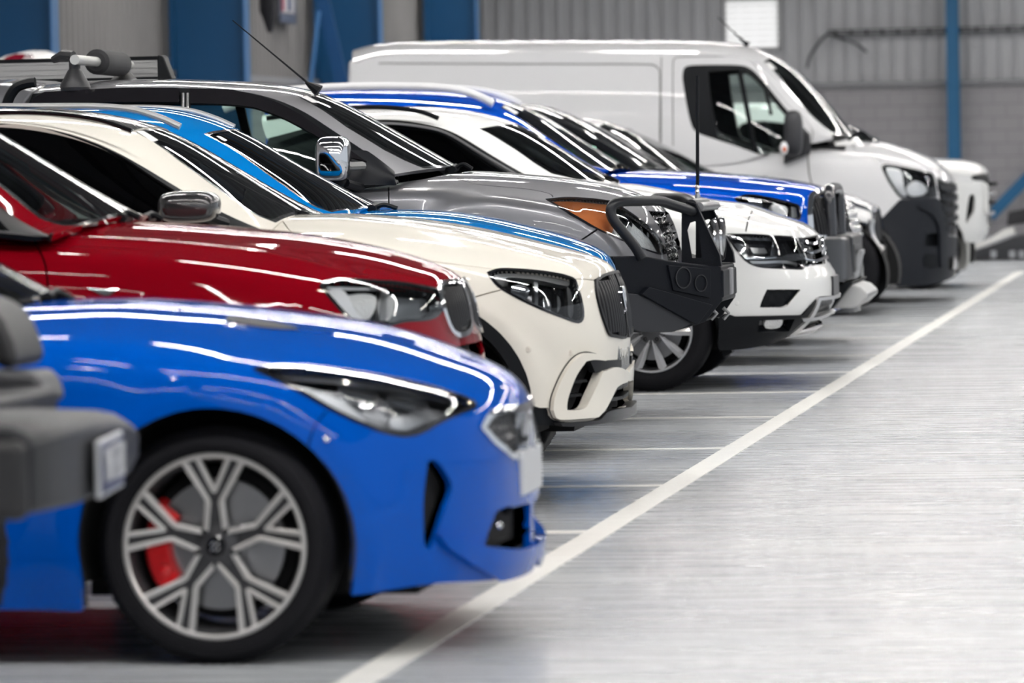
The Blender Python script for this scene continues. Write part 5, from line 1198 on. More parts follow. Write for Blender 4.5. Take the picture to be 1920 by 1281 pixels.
    flap = MB(); a = onY(1366, 658, 27.8); flap.hexa([a+np.array(v) for v in ((-.03, 0, -.04), (.02, 0, -.01), (.02, .15, -.01), (-.03, .15, -.04), (-.08, 0, .2), (0, 0, .2), (0, .15, .2), (-.08, .15, .2))]); flap.obj('mud_deflector', BLK, root, org=org)
    for sy in (-1, 1):
        m = MB(); R_ = [onY(a, b, Yc-.62) for a, b in ((500, 222), (620, 205), (690, 201), (745, 203), (790, 210), (822, 222))]; R_ = [np.array([p_[0], Yc+sy*.62, p_[2]]) for p_ in R_]; m.tube(spl(R_), .014, 8); m.obj('roof_rail', BLK, root, org=org)
    m = MB(); R_ = [onY(a, b, Yc-(.66+(b-232)*.0016)) for a, b in ((640, 236), (719, 231), (788, 237), (838, 250), (898, 286), (968, 328))]; m.tube(spl(R_), .008, 6); m.obj('window_trim', SATIN, root, org=org)
    wiper(root, org, [(1120, 340), (1140, 332), (1160, 341)], Yc-.1)
white_suv()
# ------------------------------------------------------------------ 7 bright blue SUV with bull bar
def cobalt_suv():
    P = paint('cobalt_paint', (.0, .065, .46), .0, .4); X = -3.62; Yc = 31.65
    root, org, s, t, sd, ft, A1 = std_car(dict(name='blue_offroader', label='cobalt blue off road wagon with white roof rails and rounded black steel bull bar', cat='car', paint=P, Yc=Yc, Wd=.94, X=X, wb=2.8, ar=.43, R=.38, zc=.39, nu=130, h=.05,
        top=[(600, 325), (1000, 322), (1145, 318), (1257, 321), (1362, 326), (1451, 335), (1516, 345), (1543, 354), (1552, 362)],
        front=[(1552, 362), (1560, 390), (1566, 420), (1572, 460), (1580, 520), (1575, 560)],
        bot=[(-9, .30), (-2.5, .33)], crown=[(-9, .09), (X-.2, .09), (X+.4, .10), (X+.75, .08), (X+.9, .06)], A=.60,
        cowl=[(X-.70, .78), (X-.45, .62), (X-.30, .35), (X-.26, 0)],
        feats={'lamp': [(1380, 373), (1380, 373), (1404, 366), (1440, 371), (1480, 381), (1497, 386), (1497, 386), (1500, 402), (1495, 412), (1460, 412), (1420, 405)],
               'grille': [(1521, 388), (1527, 372), (1545, 364), (1556, 366), (1566, 395), (1572, 440), (1572, 440), (1528, 440), (1522, 420)]},
        seams=[[(1155, 327), (1170, 337), (1181, 343), (1260, 347), (1380, 361), (1436, 371), (1500, 385)]], gap=.012,
        E=[(500, 225, .60), (640, 196, .62), (780, 194, .64), (870, 203, .66), (945, 226, .69), (1010, 262, .73), (1070, 297, .78), (1118, 325, .83)],
        C=[(500, 175), (640, 170), (780, 170), (880, 176), (960, 190), (1030, 224), (1095, 268), (1172, 315)],
        B=[(500, 350, .88), (640, 348, .89), (780, 348, .89), (870, 346, .89), (945, 344, .89), (1010, 342, .89), (1070, 338, .88), (1122, 330, .86)],
        ws=[(957, 192), (950, 194), (939, 202), (1003, 243), (1060, 280), (1110, 312), (1142, 320), (1160, 317), (1172, 313)],
        wins=[('w', [(560, 340), (560, 340), (560, 230), (650, 205), (752, 203), (752, 203), (755, 340), (755, 340)]), ('w', [(775, 340), (775, 340), (772, 203), (865, 212), (935, 234), (1000, 270), (1060, 306), (1080, 332), (1080, 332)])],
        dash=(X-.58, 1.20), wm=GLS, seats=(X-1.8,), frame=P))
    lamp_unit(s, root, org, ft['lamp'], .06, [
        (s.px(spl([(1405, 372), (1425, 372), (1432, 385), (1425, 398), (1408, 390)], True)), .02, CHR, .04, 'reflector'),
        (s.px(spl([(1450, 382), (1478, 386), (1478, 402), (1455, 402)], True)), .02, mat('lamp_reflector'), .04, 'reflector'),
        (s.px([(1485, 386), (1495, 388), (1497, 408), (1487, 408)]), .01, SATIN, .02, 'divider')], back=mat('lamp_dark', (.03, .03, .035)))
    s.build('grille', [GLB], root, org, poly=ft['grille'], h=.04, off=-.03, rim=0)
    slats(s, root, org, ft['grille'], np.arange(0, .7, .05), .75, 1.15, .009, mat('slat_black'), off=.0)
    s.build('grille_surround', [CHR], root, org, poly=inset(ft['grille'], -.05), holes=[inset(ft['grille'], .0)], h=.03, off=.014, rim=.03)
    W2 = mat('rail_white', (.72, .72, .73), .35)
    for sy in (-1, 1):
        m = MB(); R_ = [onY(a, b, Yc-.60) for a, b in ((420, 205), (500, 175), (600, 165), (700, 162), (800, 163), (860, 169), (900, 182), (925, 195))]; R_ = [np.array([p_[0], Yc+sy*.60, p_[2]]) for p_ in R_]; m.tube(spl(R_), .028, 10); m.obj('roof_rail', W2, root, org=org)
    BT = mat('bumper_black', (.010, .011, .014), .35, bump=(200, .08), coat=.3)
    # bumper: body of the bull bar with rounded wings
    m = MB(); sec = []
    tp = [(1500, 446, .93), (1536, 443, .90), (1575, 444, .72), (1592, 445, .45)]; bt = [(1505, 500, .93), (1540, 512, .90), (1580, 530, .72), (1598, 528, .45)]
    ring = []
    for (a, b) in zip(tp, bt): ring.append((onY(a[0], a[1], Yc-a[2]), onY(b[0], b[1], Yc-b[2])))
    ring += [(np.array([p[0], 2*Yc-p[1], p[2]]), np.array([q[0], 2*Yc-q[1], q[2]])) for p, q in ring[::-1]]
    n = len(ring); V = []
    for p, q in ring: V += [p, q, q+np.array([-.16, 0, .02]), p+np.array([-.2, 0, 0])]
    m.add(V, [(4*i+j, 4*i+4+j, 4*i+4+(j+1) % 4, 4*i+(j+1) % 4) for i in range(n-1) for j in range(4)]+[(0, 1, 2, 3), tuple(4*n-4+j for j in (3, 2, 1, 0))])
    bp = m.obj('steel_bumper', BT, root, org=org, bevel=.03, smooth=50, seg=3)
    a = onY(1598, 445, Yc)[0]; zt = ring[3][0][2]; zb = ring[3][1][2]
    m = MB(); m.box((a-.1, Yc-.40, zb+.02), (a+.035, Yc+.40, zt+.012)); m.obj('bumper_centre', BT, bp, org=org, bevel=.02)
    m = MB(); m.box((a+.03, Yc-.36, zb+.06), (a+.042, Yc+.10, zt-.05)); m.obj('mesh_inset', mat('grille_mesh'), bp, org=org)
    m = MB(); p = onY(1612, 505, Yc-.1)
    for dy in (-.17, .0): m.hexa([(a-.02, Yc+dy-.02, p[2]-.1), (a+.02, Yc+dy-.02, p[2]-.1), (a+.02, Yc+dy+.02, p[2]-.1), (a-.02, Yc+dy+.02, p[2]-.1), (a+.05, Yc+dy-.02, p[2]+.12), (a+.08, Yc+dy-.02, p[2]+.12), (a+.08, Yc+dy+.02, p[2]+.12), (a+.05, Yc+dy+.02, p[2]+.12)])
    m.box((a+.06, Yc-.19, p[2]+.1), (a+.08, Yc+.02, p[2]+.13)); m.obj('plate_bracket', SATIN, bp, org=org, bevel=.004)
    # hoop
    L1 = onY(1558, 443, Yc-.36); m = MB(); zt2 = onY(1560, 356, Yc-.36)[2]; x0 = L1[0]; dx = -.03
    pts = [(x0, Yc-.36, L1[2]-.05), (x0-.005, Yc-.36, zt2-.10), (x0-.01, Yc-.345, zt2-.03), (x0-.01, Yc-.28, zt2), (x0-.01, Yc+.28, zt2), (x0-.01, Yc+.345, zt2-.03), (x0-.005, Yc+.36, zt2-.10), (x0, Yc+.36, L1[2]-.05)]
    m.tube(spl(pts, sub=6), .040, 16); m.obj('bar_hoop', mat('hoop_black', (.02, .021, .026), .2, coat=.8), root, org=org)
    m = MB(); sk = [(1562, 579), (1600, 578), (1609, 575), (1627, 558), (1627, 550), (1614, 538), (1594, 532), (1582, 548)]; A_ = [onY(a_, b_, Yc-.45) for a_, b_ in sk]
    m.prism([(p_[0], p_[2]) for p_ in A_], Yc-.45, Yc+.45); m.obj('skid_plate', mat('skid_grey', (.5, .5, .5), .45), root, org=org, bevel=.02)
    m = MB(); A_ = [onY(a_, b_, Yc-.6) for a_, b_ in [(1520, 560), (1545, 560), (1580, 530), (1600, 528), (1560, 580), (1530, 604), (1500, 606)]]; m.prism([(p_[0], p_[2]) for p_ in A_], Yc-.6, Yc+.6); m.obj('under_guard', BLK, root, org=org, bevel=.01)
    wiper(root, org, [(1146, 318), (1160, 309), (1178, 317)], Yc-.1)
    st = t.px([(942, 201), (949, 198), (972, 212), (965, 215)]); t.build('windscreen_sticker', [mat('sticker', (.75, .75, .75), .5)], root, org, poly=st, h=.05, off=.002, rim=0, mirror='one')
cobalt_suv()
# ------------------------------------------------------------------ 8, 9, 10 cars seen mostly by their windscreens
def black_car():
    P = paint('black_paint', (.012, .013, .016), .2, .3); X = -3.55; Yc = 34.5
    root, org, s, t, sd, ft, A1 = std_car(dict(name='black_hatchback', label='black car with arched dark windscreen just behind the cobalt blue one', cat='car', paint=P, Yc=Yc, Wd=.90, X=X, wb=2.6, ar=.36, R=.33, zc=.34,
        top=[(700, 318), (1000, 318), (1250, 318), (1400, 328), (1500, 340), (1570, 360), (1596, 385)], front=[(1596, 385), (1608, 420), (1616, 460), (1618, 520), (1612, 560)],
        bot=[(-9, .22), (-2.5, .22)], crown=[(-9, .10), (X-.2, .10), (X+.5, .12), (X+.8, .05)], cowl=[(X-.62, .74), (X-.42, .6), (X-.30, .35), (X-.26, 0)],
        feats={'_lamp': [(X+.25, .84), (X+.55, .83), (X+.78, .80), (X+.80, .70), (X+.5, .70)], 'grille': [(1586, 372), (1600, 372), (1612, 390), (1622, 410), (1624, 440), (1600, 440), (1592, 410)]},
        E=[(700, 260, .58), (900, 226, .60), (1000, 216, .62), (1060, 232, .65), (1110, 256, .69), (1170, 290, .74), (1215, 318, .80)],
        C=[(700, 215), (900, 197), (990, 194), (1059, 209), (1110, 234), (1180, 275), (1250, 317)],
        B=[(700, 335, .85), (900, 335, .86), (1000, 335, .86), (1060, 335, .86), (1110, 335, .86), (1170, 332, .85), (1219, 322, .83)],
        ws=[(1035, 201), (1024, 205), (1018, 212), (1064, 230), (1114, 255), (1164, 283), (1204, 308), (1226, 316), (1250, 316)], wins=[('w', [(800, 330), (800, 330), (800, 260), (950, 232), (1050, 240), (1110, 268), (1160, 300), (1180, 326), (1180, 326)])], dash=(X-.52, 1.14), wm=GLS))
    s.build('headlight', [mat('lamp_shell', (.1, .1, .1))], root, org, poly=ft['_lamp'], h=.06, off=-.01, rim=.03, mirror='pair')
    s.build('chrome_grille', [mat('chrome_mesh', (.7, .7, .7), .15, 1.)], root, org, poly=ft['grille'], h=.012, off=.0, rim=.02, lift=lambda Q, V: .015*np.abs(np.sin(V[:, 1]*45)*np.sin(V[:, 2]*60)))
black_car()
def silver_car():
    P = paint('silver_paint', (.42, .42, .43), .8, .3); X = -3.75; Yc = 37.4
    root, org, s, t, sd, ft, A1 = std_car(dict(name='silver_hatchback', label='silver car showing only its curved windscreen between the black car and the dark pickup', cat='car', paint=P, Yc=Yc, Wd=.88, X=X, wb=2.5, ar=.35, R=.32, zc=.33,
        top=[(900, 322), (1100, 322), (1290, 320), (1400, 332), (1480, 348), (1530, 372)], front=[(1530, 372), (1545, 400), (1555, 440), (1556, 520)],
        bot=[(-9, .22), (-2.5, .22)], crown=[(-9, .10), (X-.2, .10), (X+.5, .12), (X+.8, .05)], cowl=[(X-.55, .70), (X-.36, .56), (X-.24, .33), (X-.2, 0)],
        feats={'_lamp': [(X+.2, .82), (X+.5, .80), (X+.66, .76), (X+.66, .66), (X+.4, .68)]},
        E=[(850, 280, .56), (1000, 245, .58), (1090, 240, .60), (1130, 252, .64), (1170, 276, .69), (1210, 297, .74), (1245, 320, .79)],
        C=[(850, 240), (1000, 222), (1090, 220), (1140, 228), (1190, 250), (1240, 282), (1290, 319)],
        B=[(850, 340, .82), (1000, 340, .83), (1090, 340, .83), (1130, 340, .83), (1170, 338, .83), (1210, 332, .82), (1249, 324, .81)],
        ws=[(1150, 229), (1130, 233), (1118, 246), (1165, 270), (1205, 292), (1235, 312), (1262, 320), (1290, 318)], wins=[('w', [(900, 335), (900, 335), (900, 280), (1050, 255), (1120, 262), (1160, 285), (1200, 306), (1215, 328), (1215, 328)])], dash=(X-.48, 1.10), wm=GLS))
    s.build('headlight', [mat('lamp_shell', (.1, .1, .1))], root, org, poly=ft['_lamp'], h=.06, off=-.01, rim=.03, mirror='pair')
silver_car()
def dark_pickup():
    P = paint('midnight_paint', (.015, .022, .04), .4, .3); X = -3.32; Yc = 40.5
    root, org, s, t, sd, ft, A1 = std_car(dict(name='dark_pickup', label='midnight dark pickup with chrome bumper uprights just in front of the white van', cat='pickup truck', paint=P, Yc=Yc, Wd=.92, X=X, wb=3.1, ar=.44, R=.385, zc=.40, A=.5,
        top=[(1000, 330), (1200, 330), (1335, 329), (1450, 338), (1540, 350), (1600, 366), (1644, 386), (1654, 391)], front=[(1654, 391), (1656, 420), (1660, 470), (1662, 520)],
        bot=[(-9, .40), (-2.5, .42)], crown=[(-9, .10), (X-.2, .10), (X+.5, .10), (X+.8, .05)], cowl=[(X-.80, .76), (X-.60, .6), (X-.48, .35), (X-.44, 0)],
        feats={'lamp': [(1600, 385), (1600, 385), (1625, 392), (1636, 398), (1636, 412), (1632, 418), (1605, 410)], 'grille': [(1640, 400), (1655, 396), (1660, 440), (1658, 452), (1644, 450)]},
        E=[(950, 270, .58), (1060, 248, .6), (1130, 247, .62), (1180, 262, .66), (1230, 285, .71), (1270, 305, .76), (1300, 326, .80)],
        C=[(950, 250), (1060, 236), (1140, 230), (1200, 251), (1250, 275), (1295, 299), (1335, 320)],
        B=[(950, 345, .86), (1060, 345, .87), (1130, 345, .87), (1180, 343, .87), (1230, 340, .86), (1270, 335, .85), (1304, 330, .84)],
        ws=[(1175, 240), (1165, 246), (1160, 256), (1215, 281), (1260, 302), (1290, 318), (1312, 322), (1334, 319)], wins=[('w', [(1000, 338), (1000, 338), (1000, 275), (1100, 258), (1170, 268), (1220, 290), (1255, 310), (1270, 332), (1270, 332)])], dash=(X-.66, 1.17), wm=GLS))
    s.build('headlight', [mat('lamp_reflector', (.6, .6, .6), .18, 1., bump=(90, .8))], root, org, poly=ft['lamp'], h=.03, off=-.01, rim=.03, mirror='pair')
    s.build('grille', [BLK], root, org, poly=ft['grille'], h=.03, off=-.03, rim=-.02)
    fx = onY(1656, 500, Yc)[0]
    for sy in (-.62, .38):
        m = MB(); a = onY(1628, 483, Yc-.62); b = onY(1630, 524, Yc-.62); x = a[0] if sy < 0 else fx-.03
        m.box((x-.03, Yc+sy, b[2]), (x+.015, Yc+sy+.06, a[2])); m.obj('bumper_upright', CHR, root, org=org, bevel=.01)
    m = MB(); a = onY(1618, 524, Yc-.8); b = onY(1640, 545, Yc-.8); m.hexa([(a[0]-.1, Yc-.84, b[2]), (a[0]+.1, Yc-.78, b[2]), (a[0]+.1, Yc+.78, b[2]), (a[0]-.1, Yc+.84, b[2]), (a[0]-.1, Yc-.86, a[2]), (fx-.05, Yc-.5, a[2]), (fx-.05, Yc+.5, a[2]), (a[0]-.1, Yc+.86, a[2])]); m.obj('lower_bumper', BLK, root, org=org, bevel=.02)
    m = MB(); P_ = [onY(a_, b_, Yc-.7) for a_, b_ in ((1634, 412), (1632, 430), (1640, 455), (1655, 470))]; m.tube(spl(P_), [.03]*len(spl(P_)), 8); m.obj('headlight_trim', SATIN, root, org=org)
dark_pickup()
# ------------------------------------------------------------------ 11 white van
def white_van():
    P = paint('van_white_paint', (.74, .74, .755), 0, .38); Yc, Wd, X = 43.45, 1.0, -3.44; org = (X, Yc, 0); Ys = Yc-Wd
    root = empty('white_van', org, 'tall white panel van with unpainted dark grey bumper', 'van')
    top = [(700, 262), (1500, 262), (1597, 264), (1657, 266), (1690, 275), (1740, 294), (1765, 311), (1783, 328)]
    front = [(1783, 328), (1790, 345), (1793, 380), (1794, 430), (1793, 470), (1795, 500), (1790, 515)]
    zz = lambda a, b, Y=42.5: onY(a, b, Y)[[0, 2]]
    bot = [(-10, .28), zz(1680, 538), zz(1755, 533), zz(1790, 515, 43.2)]
    s = low_surface(Yc, Wd, top, front, bot, [(-10, .12), (X-.3, .12), (X+.3, .16), (X+.6, .10), (X+.8, .06)], [(0, .985), (.3, 1), (.6, 1.), (.85, .995), (1, .955)], A=.62, p=2.5, nh=2.6, xr=-9.3, nu=140, iters=12,
        bumps=[arch_bump(X, .34, .46, .015, .03)])
    A1 = arch_poly(s, X, .36, .46); A2 = arch_poly(s, X-3.68, .36, .44)
    lamp = s.px(spl([(1654, 312), (1654, 312), (1663, 310), (1700, 316), (1748, 327), (1748, 327), (1754, 350), (1756, 368), (1756, 368), (1735, 370), (1722, 372), (1700, 371), (1688, 369), (1668, 342)], True))
    grille = s.px([(1756, 332), (1786, 334), (1791, 360), (1793, 400), (1792, 445), (1776, 440), (1772, 405), (1762, 375), (1757, 352)])
    bump = s.px([(1640, 430), (1654, 409), (1670, 392), (1687, 374), (1722, 374), (1757, 371), (1763, 378), (1773, 407), (1778, 442), (1800, 447), (1810, 560), (1640, 560)])
    rec = s.px(spl([(1733, 462), (1733, 462), (1734, 448), (1740, 438), (1768, 438), (1768, 438), (1769, 463), (1769, 463)], True)); low = s.px([(1776, 485), (1796, 480), (1796, 506), (1776, 508)])
    hb = hood_hole(s, X, Yc, [(X-.30, .84), (X-.05, .7), (X+.1, .4), (X+.14, 0)], xr=-10)
    door = s.px([(1522, 238), (1522, 345), (1522, 420)]); hs = s.px(spl([(1596, 268), (1606, 282), (1640, 292), (1655, 305)]))
    s.build('body_shell', [P], root, org, holes=[A1, A2, lamp, grille, bump, hb, band(door, .012), band(hs, .012)], h=.06)
    s.build('body_liner', [VOID], root, org, holes=[A1, A2, lamp, hb], h=.18, off=-.05, rim=0)
    GRB = mat('unpainted_bumper', (.013, .015, .020), .5, spec=.2)
    s.build('front_bumper', [GRB], root, org, poly=bump, holes=[rec, low, A1], h=.05, off=.006, rim=.05)
    s.build('bumper_recess', [BLK], root, org, poly=inset(rec, -.003), h=.05, off=-.05, rim=-.055, mirror='pair'); s.build('lower_grille', [VOID], root, org, poly=inset(low, -.003), h=.05, off=-.05, rim=-.055)
    rg = s.px(spl([(1720, 388), (1735, 385), (1755, 398), (1765, 425), (1768, 500), (1760, 500), (1757, 430), (1745, 404)], True)); s.build('bumper_ridge', [GRB], root, org, poly=rg, h=.04, off=.03, rim=.03, mirror='pair')
    fogp = s.px(spl([(1733, 478), (1755, 478), (1755, 500), (1733, 500)], True)); s.build('fog_panel', [BLK], root, org, poly=fogp, h=.05, off=.012, rim=.02, mirror='pair')
    s.build('grille', [BLK], root, org, poly=grille, h=.05, off=-.02, rim=-.02)
    for y0 in (346, 366, 386, 406, 424):
        q = s.px([(1760+(y0-346)*.17, y0), (1791, y0-2), (1792, y0+7), (1761+(y0-346)*.17, y0+9)]); s.build('grille_bar', [GRB], root, org, poly=q, h=.05, off=.012, rim=.03)
    lamp_unit(s, root, org, lamp, .06, [
        (s.px(spl([(1662, 316), (1675, 314), (1692, 322), (1696, 350), (1702, 366), (1690, 366), (1672, 340)], True)), .02, mat('lamp_white', (.75, .76, .80), .25), .02, 'indicator_panel'),
        (s.px(spl([(1703, 350), (1720, 338), (1738, 345), (1740, 362), (1720, 368), (1706, 364)], True)), .03, mat('lamp_white', (.75, .76, .80), .25), .02, 'reflector'),
        (s.px(spl([(1741, 345), (1750, 350), (1752, 366), (1745, 366)], True)), .02, CHR, .02, 'reflector'),
        (s.px([(1697, 322), (1745, 330), (1748, 340), (1700, 332)]), .02, GLB, .02, 'light_cluster')], back=mat('lamp_dark', (.03, .03, .035)))
    for xx in (X, X-3.68): well(root, org, xx, Yc, Wd-.02, .47)
    under(root, org, -9.0, X-.5, Yc, .8, .3, .3); under(root, org, X-.5, X+.6, Yc, .6, .2, .3)
    four_wheels(root, org, X, Yc, Wd-.03, 3.68, .345, .21, .22, 's6', (RIM_SILV, RIM_DARK), seg=40)
    # upper body: E = roof edge of the side, B = belt; the roof is domed
    E = [(663, 122, .90), (690, 104, .90), (900, 98, .90), (1200, 98, .90), (1340, 100, .88), (1400, 106, .84), (1431, 117, .80), (1474, 166, .80), (1523, 224, .84), (1560, 250, .90)]
    C = [(673, 93), (702, 79), (900, 76.5), (1200, 76), (1340, 77), (1400, 82), (1470, 106), (1516, 149), (1568, 210), (1606, 256)]
    B = [(640, 315, 1.004), (700, 315, 1.004), (900, 315, 1.004), (1200, 313, 1.004), (1340, 311, 1.0), (1400, 305, 1.0), (1431, 290, .99), (1474, 275, .98), (1523, 270, .97), (1562, 262, .95)]
    t = strip_surface(ex(E, Yc), cc(C, Yc), Yc, crown=True, kx=2.2, kz=2.6)
    wq = t.px([(1470, 106), (1452, 108), (1432, 116), (1474, 167), (1523, 225), (1543, 243), (1563, 252), (1587, 260), (1606, 254)]); wq = np.vstack([wq, [wq[-1][0], t.v[-1]], [wq[0][0], t.v[-1]]])
    t.build('roof', [P], root, org, holes=[wq], h=.08); t.build('windscreen', [GLW], root, org, poly=wq, h=.08, off=-.005, rim=0)
    t.build('screen_border', [GLB], root, org, poly=inset(wq, -.006), holes=[inset(wq, .04)], h=.08, off=-.002, rim=0)
    sd = strip_surface(ex(B, Yc), ex(E, Yc), Yc, want=(0, -1, 0), bulge=.03)
    win = sd.px(spl([(1280, 150), (1280, 138), (1284, 126), (1300, 122), (1385, 122), (1408, 129), (1430, 150), (1475, 205), (1519, 252), (1519, 252), (1519, 287), (1519, 287), (1480, 300), (1446, 297), (1380, 274), (1312, 251), (1298, 238), (1288, 200)], True))
    gl_ = sd.px(spl([(1328, 134), (1328, 134), (1382, 131), (1404, 137), (1430, 160), (1468, 207), (1500, 245), (1500, 245), (1495, 285), (1495, 285), (1450, 292), (1400, 277), (1350, 258), (1342, 240), (1332, 180)], True))
    seams = [band(sd.px(P_), .010) for P_ in (spl([(1262, 275), (1262, 115), (1270, 107), (1390, 107), (1412, 118), (1430, 140), (1475, 193), (1521, 238), (1521, 275)]), [(1240, 275), (1240, 105)])]
    press = band(sd.px(spl([(709, 119), (709, 119), (960, 120), (1219, 121), (1232, 126), (1237, 136), (1237, 270)])), .012)
    sd.build('side_panel', [P], root, org, holes=[win, press]+seams, h=.08, rim=.02, mirror='pair')
    sd.build('panel_backing', [mat('pressing_shade', (.25, .25, .25), .6)], root, org, holes=[win], h=.15, off=-.015, rim=0, mirror='pair')
    sd.build('window_surround', [BLK], root, org, poly=inset(win, -.004), holes=[gl_], h=.05, off=-.006, rim=.05, mirror='pair')
    sd.build('side_window', [GLV], root, org, poly=gl_, h=.08, off=-.02, rim=0, mirror='pair')
    for (a, b, w) in (((1386, 128), (1417, 288), .022), ((1434, 162), (1446, 215), .016)):
        m = MB(); m.tube([onY(*a, Yc-.93), onY(*b, Yc-.97)], w, 8); m.obj('window_divider', BLK, root, org=org)
    # rear closing panel, load space wall
    m = MB(); x = onY(657, 100, Yc-.9)[0]; zt = onY(657, 96, Yc)[2]; m.hexa([(x-.12, Yc-.98, .4), (x+.05, Yc-.98, .4), (x+.05, Yc+.98, .4), (x-.12, Yc+.98, .4), (x-.02, Yc-.9, zt-.1), (x+.05, Yc-.9, zt-.1), (x+.05, Yc+.9, zt-.1), (x-.02, Yc+.9, zt-.1)]); m.obj('rear_doors', P, root, org=org, bevel=.05, seg=3)
    m = MB(); xb = onY(1268, 150, Yc)[0]; m.box((xb-.45, Yc-.9, .5), (xb-.40, Yc+.9, 2.2)); m.obj('bulkhead', INT, root, org=org)
    m = MB(); m.box((xb-.4, Yc-.85, .5), (X, Yc+.85, 1.0)); m.obj('cabin_floor', INT, root, org=org)
    dashboard(root, org, X-.0, Yc, .8, 1.42); steering(root, org, onY(1452, 250, Yc-.4)[0]-.0, Yc-.42, 1.46)
    for yy in (-.45, .45): seat(root, org, xb+.02, Yc+yy, .95)
    c = onY(1488, 250, Yc-1.13); mh = mirror_housing(root, org, c, (.085, .11, .205), mat('mirror_black', (.03, .031, .036), .45), n=3.2)
    m = MB(); A_ = [onY(a, b, Yc-1.0) for a, b in ((1488, 225), (1519, 255), (1520, 287), (1470, 308), (1470, 295))]; m.prism([(p[0], p[2]) for p in A_], Yc-1.03, Yc-.97); m.obj('mirror_base', mat('mirror_black'), root, org=org, bevel=.01)
    q = onY(1470, 278, Yc-1.24); ball(mh, org, q, .045, mat('lamp_white', (.75, .76, .80), .25), 'side_indicator', (.8, .3, 1.3)); ball(mh, org, q+np.array([.005, -.012, -.01]), .022, mat('indicator_orange', (.6, .12, .03), .3), 'indicator_bulb', (.8, .3, 1.1))
    m = MB(); m.tube([onY(1403, 85, Yc-.2), onY(1392, 76, Yc-.2), onY(1375, 60, Yc-.2), onY(1346, 32, Yc-.2)], [.03, .014, .006, .004], 8); m.obj('aerial', BLK, root, org=org)
    m = MB(); P_ = [onY(a, b, Yc-.3) for a, b in ((1590, 262), (1605, 252), (1618, 250), (1634, 264))]; m.tube(spl(P_), .02, 6); m.obj('wiper', BLK, root, org=org)
    st = t.px([(1435, 118), (1443, 118), (1455, 130), (1446, 131)]); t.build('windscreen_sticker', [mat('sticker', (.75, .75, .75), .5)], root, org, poly=st, h=.05, off=.004, rim=0, mirror='one')
white_van()
def far_pickup():
    P = paint('far_white_paint', (.82, .82, .81), 0, .35); X = -3.05; Yc = 47.5
    root, org, s, t, sd, ft, A1 = std_car(dict(name='white_pickup', label='white pickup with its nose showing just beyond the front of the white van', cat='pickup truck', paint=P, Yc=Yc, Wd=.93, X=X, wb=3.1, ar=.43, R=.385, zc=.40, A=.5, p=2.8, xr=-6.2,
        top=[(1500, 285), (1600, 285), (1680, 288), (1750, 296), (1800, 299), (1830, 305), (1848, 314), (1855, 324)], front=[(1855, 324), (1858, 345), (1858, 380), (1857, 410), (1856, 430), (1846, 448)],
        bot=[(-9, .42), (-2.4, .44)], crown=[(-9, .06), (X-.2, .06), (X+.5, .07), (X+.8, .04)], cowl=[(X-.72, .76), (X-.5, .6), (X-.38, .35), (X-.34, 0)],
        feats={'lamp': [(1781, 325), (1781, 325), (1800, 327), (1824, 330), (1824, 330), (1824, 343), (1800, 342), (1790, 340)], 'grille': [(1824, 329), (1853, 326), (1860, 345), (1862, 400), (1855, 425), (1851, 405), (1849, 345), (1826, 338)],
               'duct': [(1818, 367), (1827, 367), (1827, 395), (1820, 408), (1812, 420), (1812, 405)]},
        E=[(1150, 245, .6), (1250, 213, .62), (1380, 203, .64), (1440, 203, .65), (1500, 214, .66), (1580, 248, .72), (1650, 284, .80)],
        C=[(1150, 235), (1250, 203), (1380, 193), (1440, 192), (1510, 200), (1610, 240), (1690, 284)],
        B=[(1150, 305, .88), (1250, 303, .88), (1380, 300, .88), (1440, 299, .88), (1500, 298, .88), (1580, 294, .87), (1654, 288, .84)],
        ws=[(1510, 200), (1500, 204), (1502, 214), (1580, 247), (1630, 274), (1650, 285), (1670, 286), (1690, 283)],
        wins=[('w', [(1335, 285), (1335, 285), (1335, 236), (1355, 234), (1355, 234), (1357, 285), (1357, 285)]), ('w', [(1390, 285), (1390, 285), (1390, 232), (1480, 232), (1560, 262), (1570, 290), (1570, 290)])], dash=(X-.6, 1.22), wm=GLD, frame=P))
    s.build('headlight', [mat('lamp_reflector', (.6, .6, .6), .18, 1., bump=(90, .8))], root, org, poly=ft['lamp'], h=.04, off=-.01, rim=.03, mirror='pair')
    s.build('grille', [BLK], root, org, poly=ft['grille'], h=.04, off=-.02, rim=-.02); s.build('bumper_duct', [BLK], root, org, poly=ft['duct'], h=.04, off=-.03, rim=-.03, mirror='pair')
    fx = onY(1862, 380, Yc)[0]
    for k, py in enumerate((345, 362, 380, 400)):
        p = onY(1860, py, Yc); m = MB(); m.box((fx-.06, Yc-.35, p[2]-.02), (fx+.03-.01*k, Yc+.35, p[2]+.02)); m.obj('grille_bar', SATIN if k % 2 else BLK, root, org=org, bevel=.008)
    for dy in (-.17,): m = MB(); p = onY(1850, 375, Yc-.5); m.box((p[0]-.04, Yc-.56, p[2]-.14), (p[0]+.02, Yc-.48, p[2]+.16)); m.obj('bumper_fin', P, root, org=org, bevel=.02)
    pts = [onY(a, b, Yc-.7) for a, b in ((1796, 445), (1812, 445), (1816, 452), (1815, 490), (1810, 506), (1794, 508))]; m = MB(); m.prism([(p[0], p[2]) for p in pts], Yc-.75, Yc-.35); m.obj('mud_guard', mat('guard_grey', (.42, .42, .40), .5), root, org=org, bevel=.02)
far_pickup()
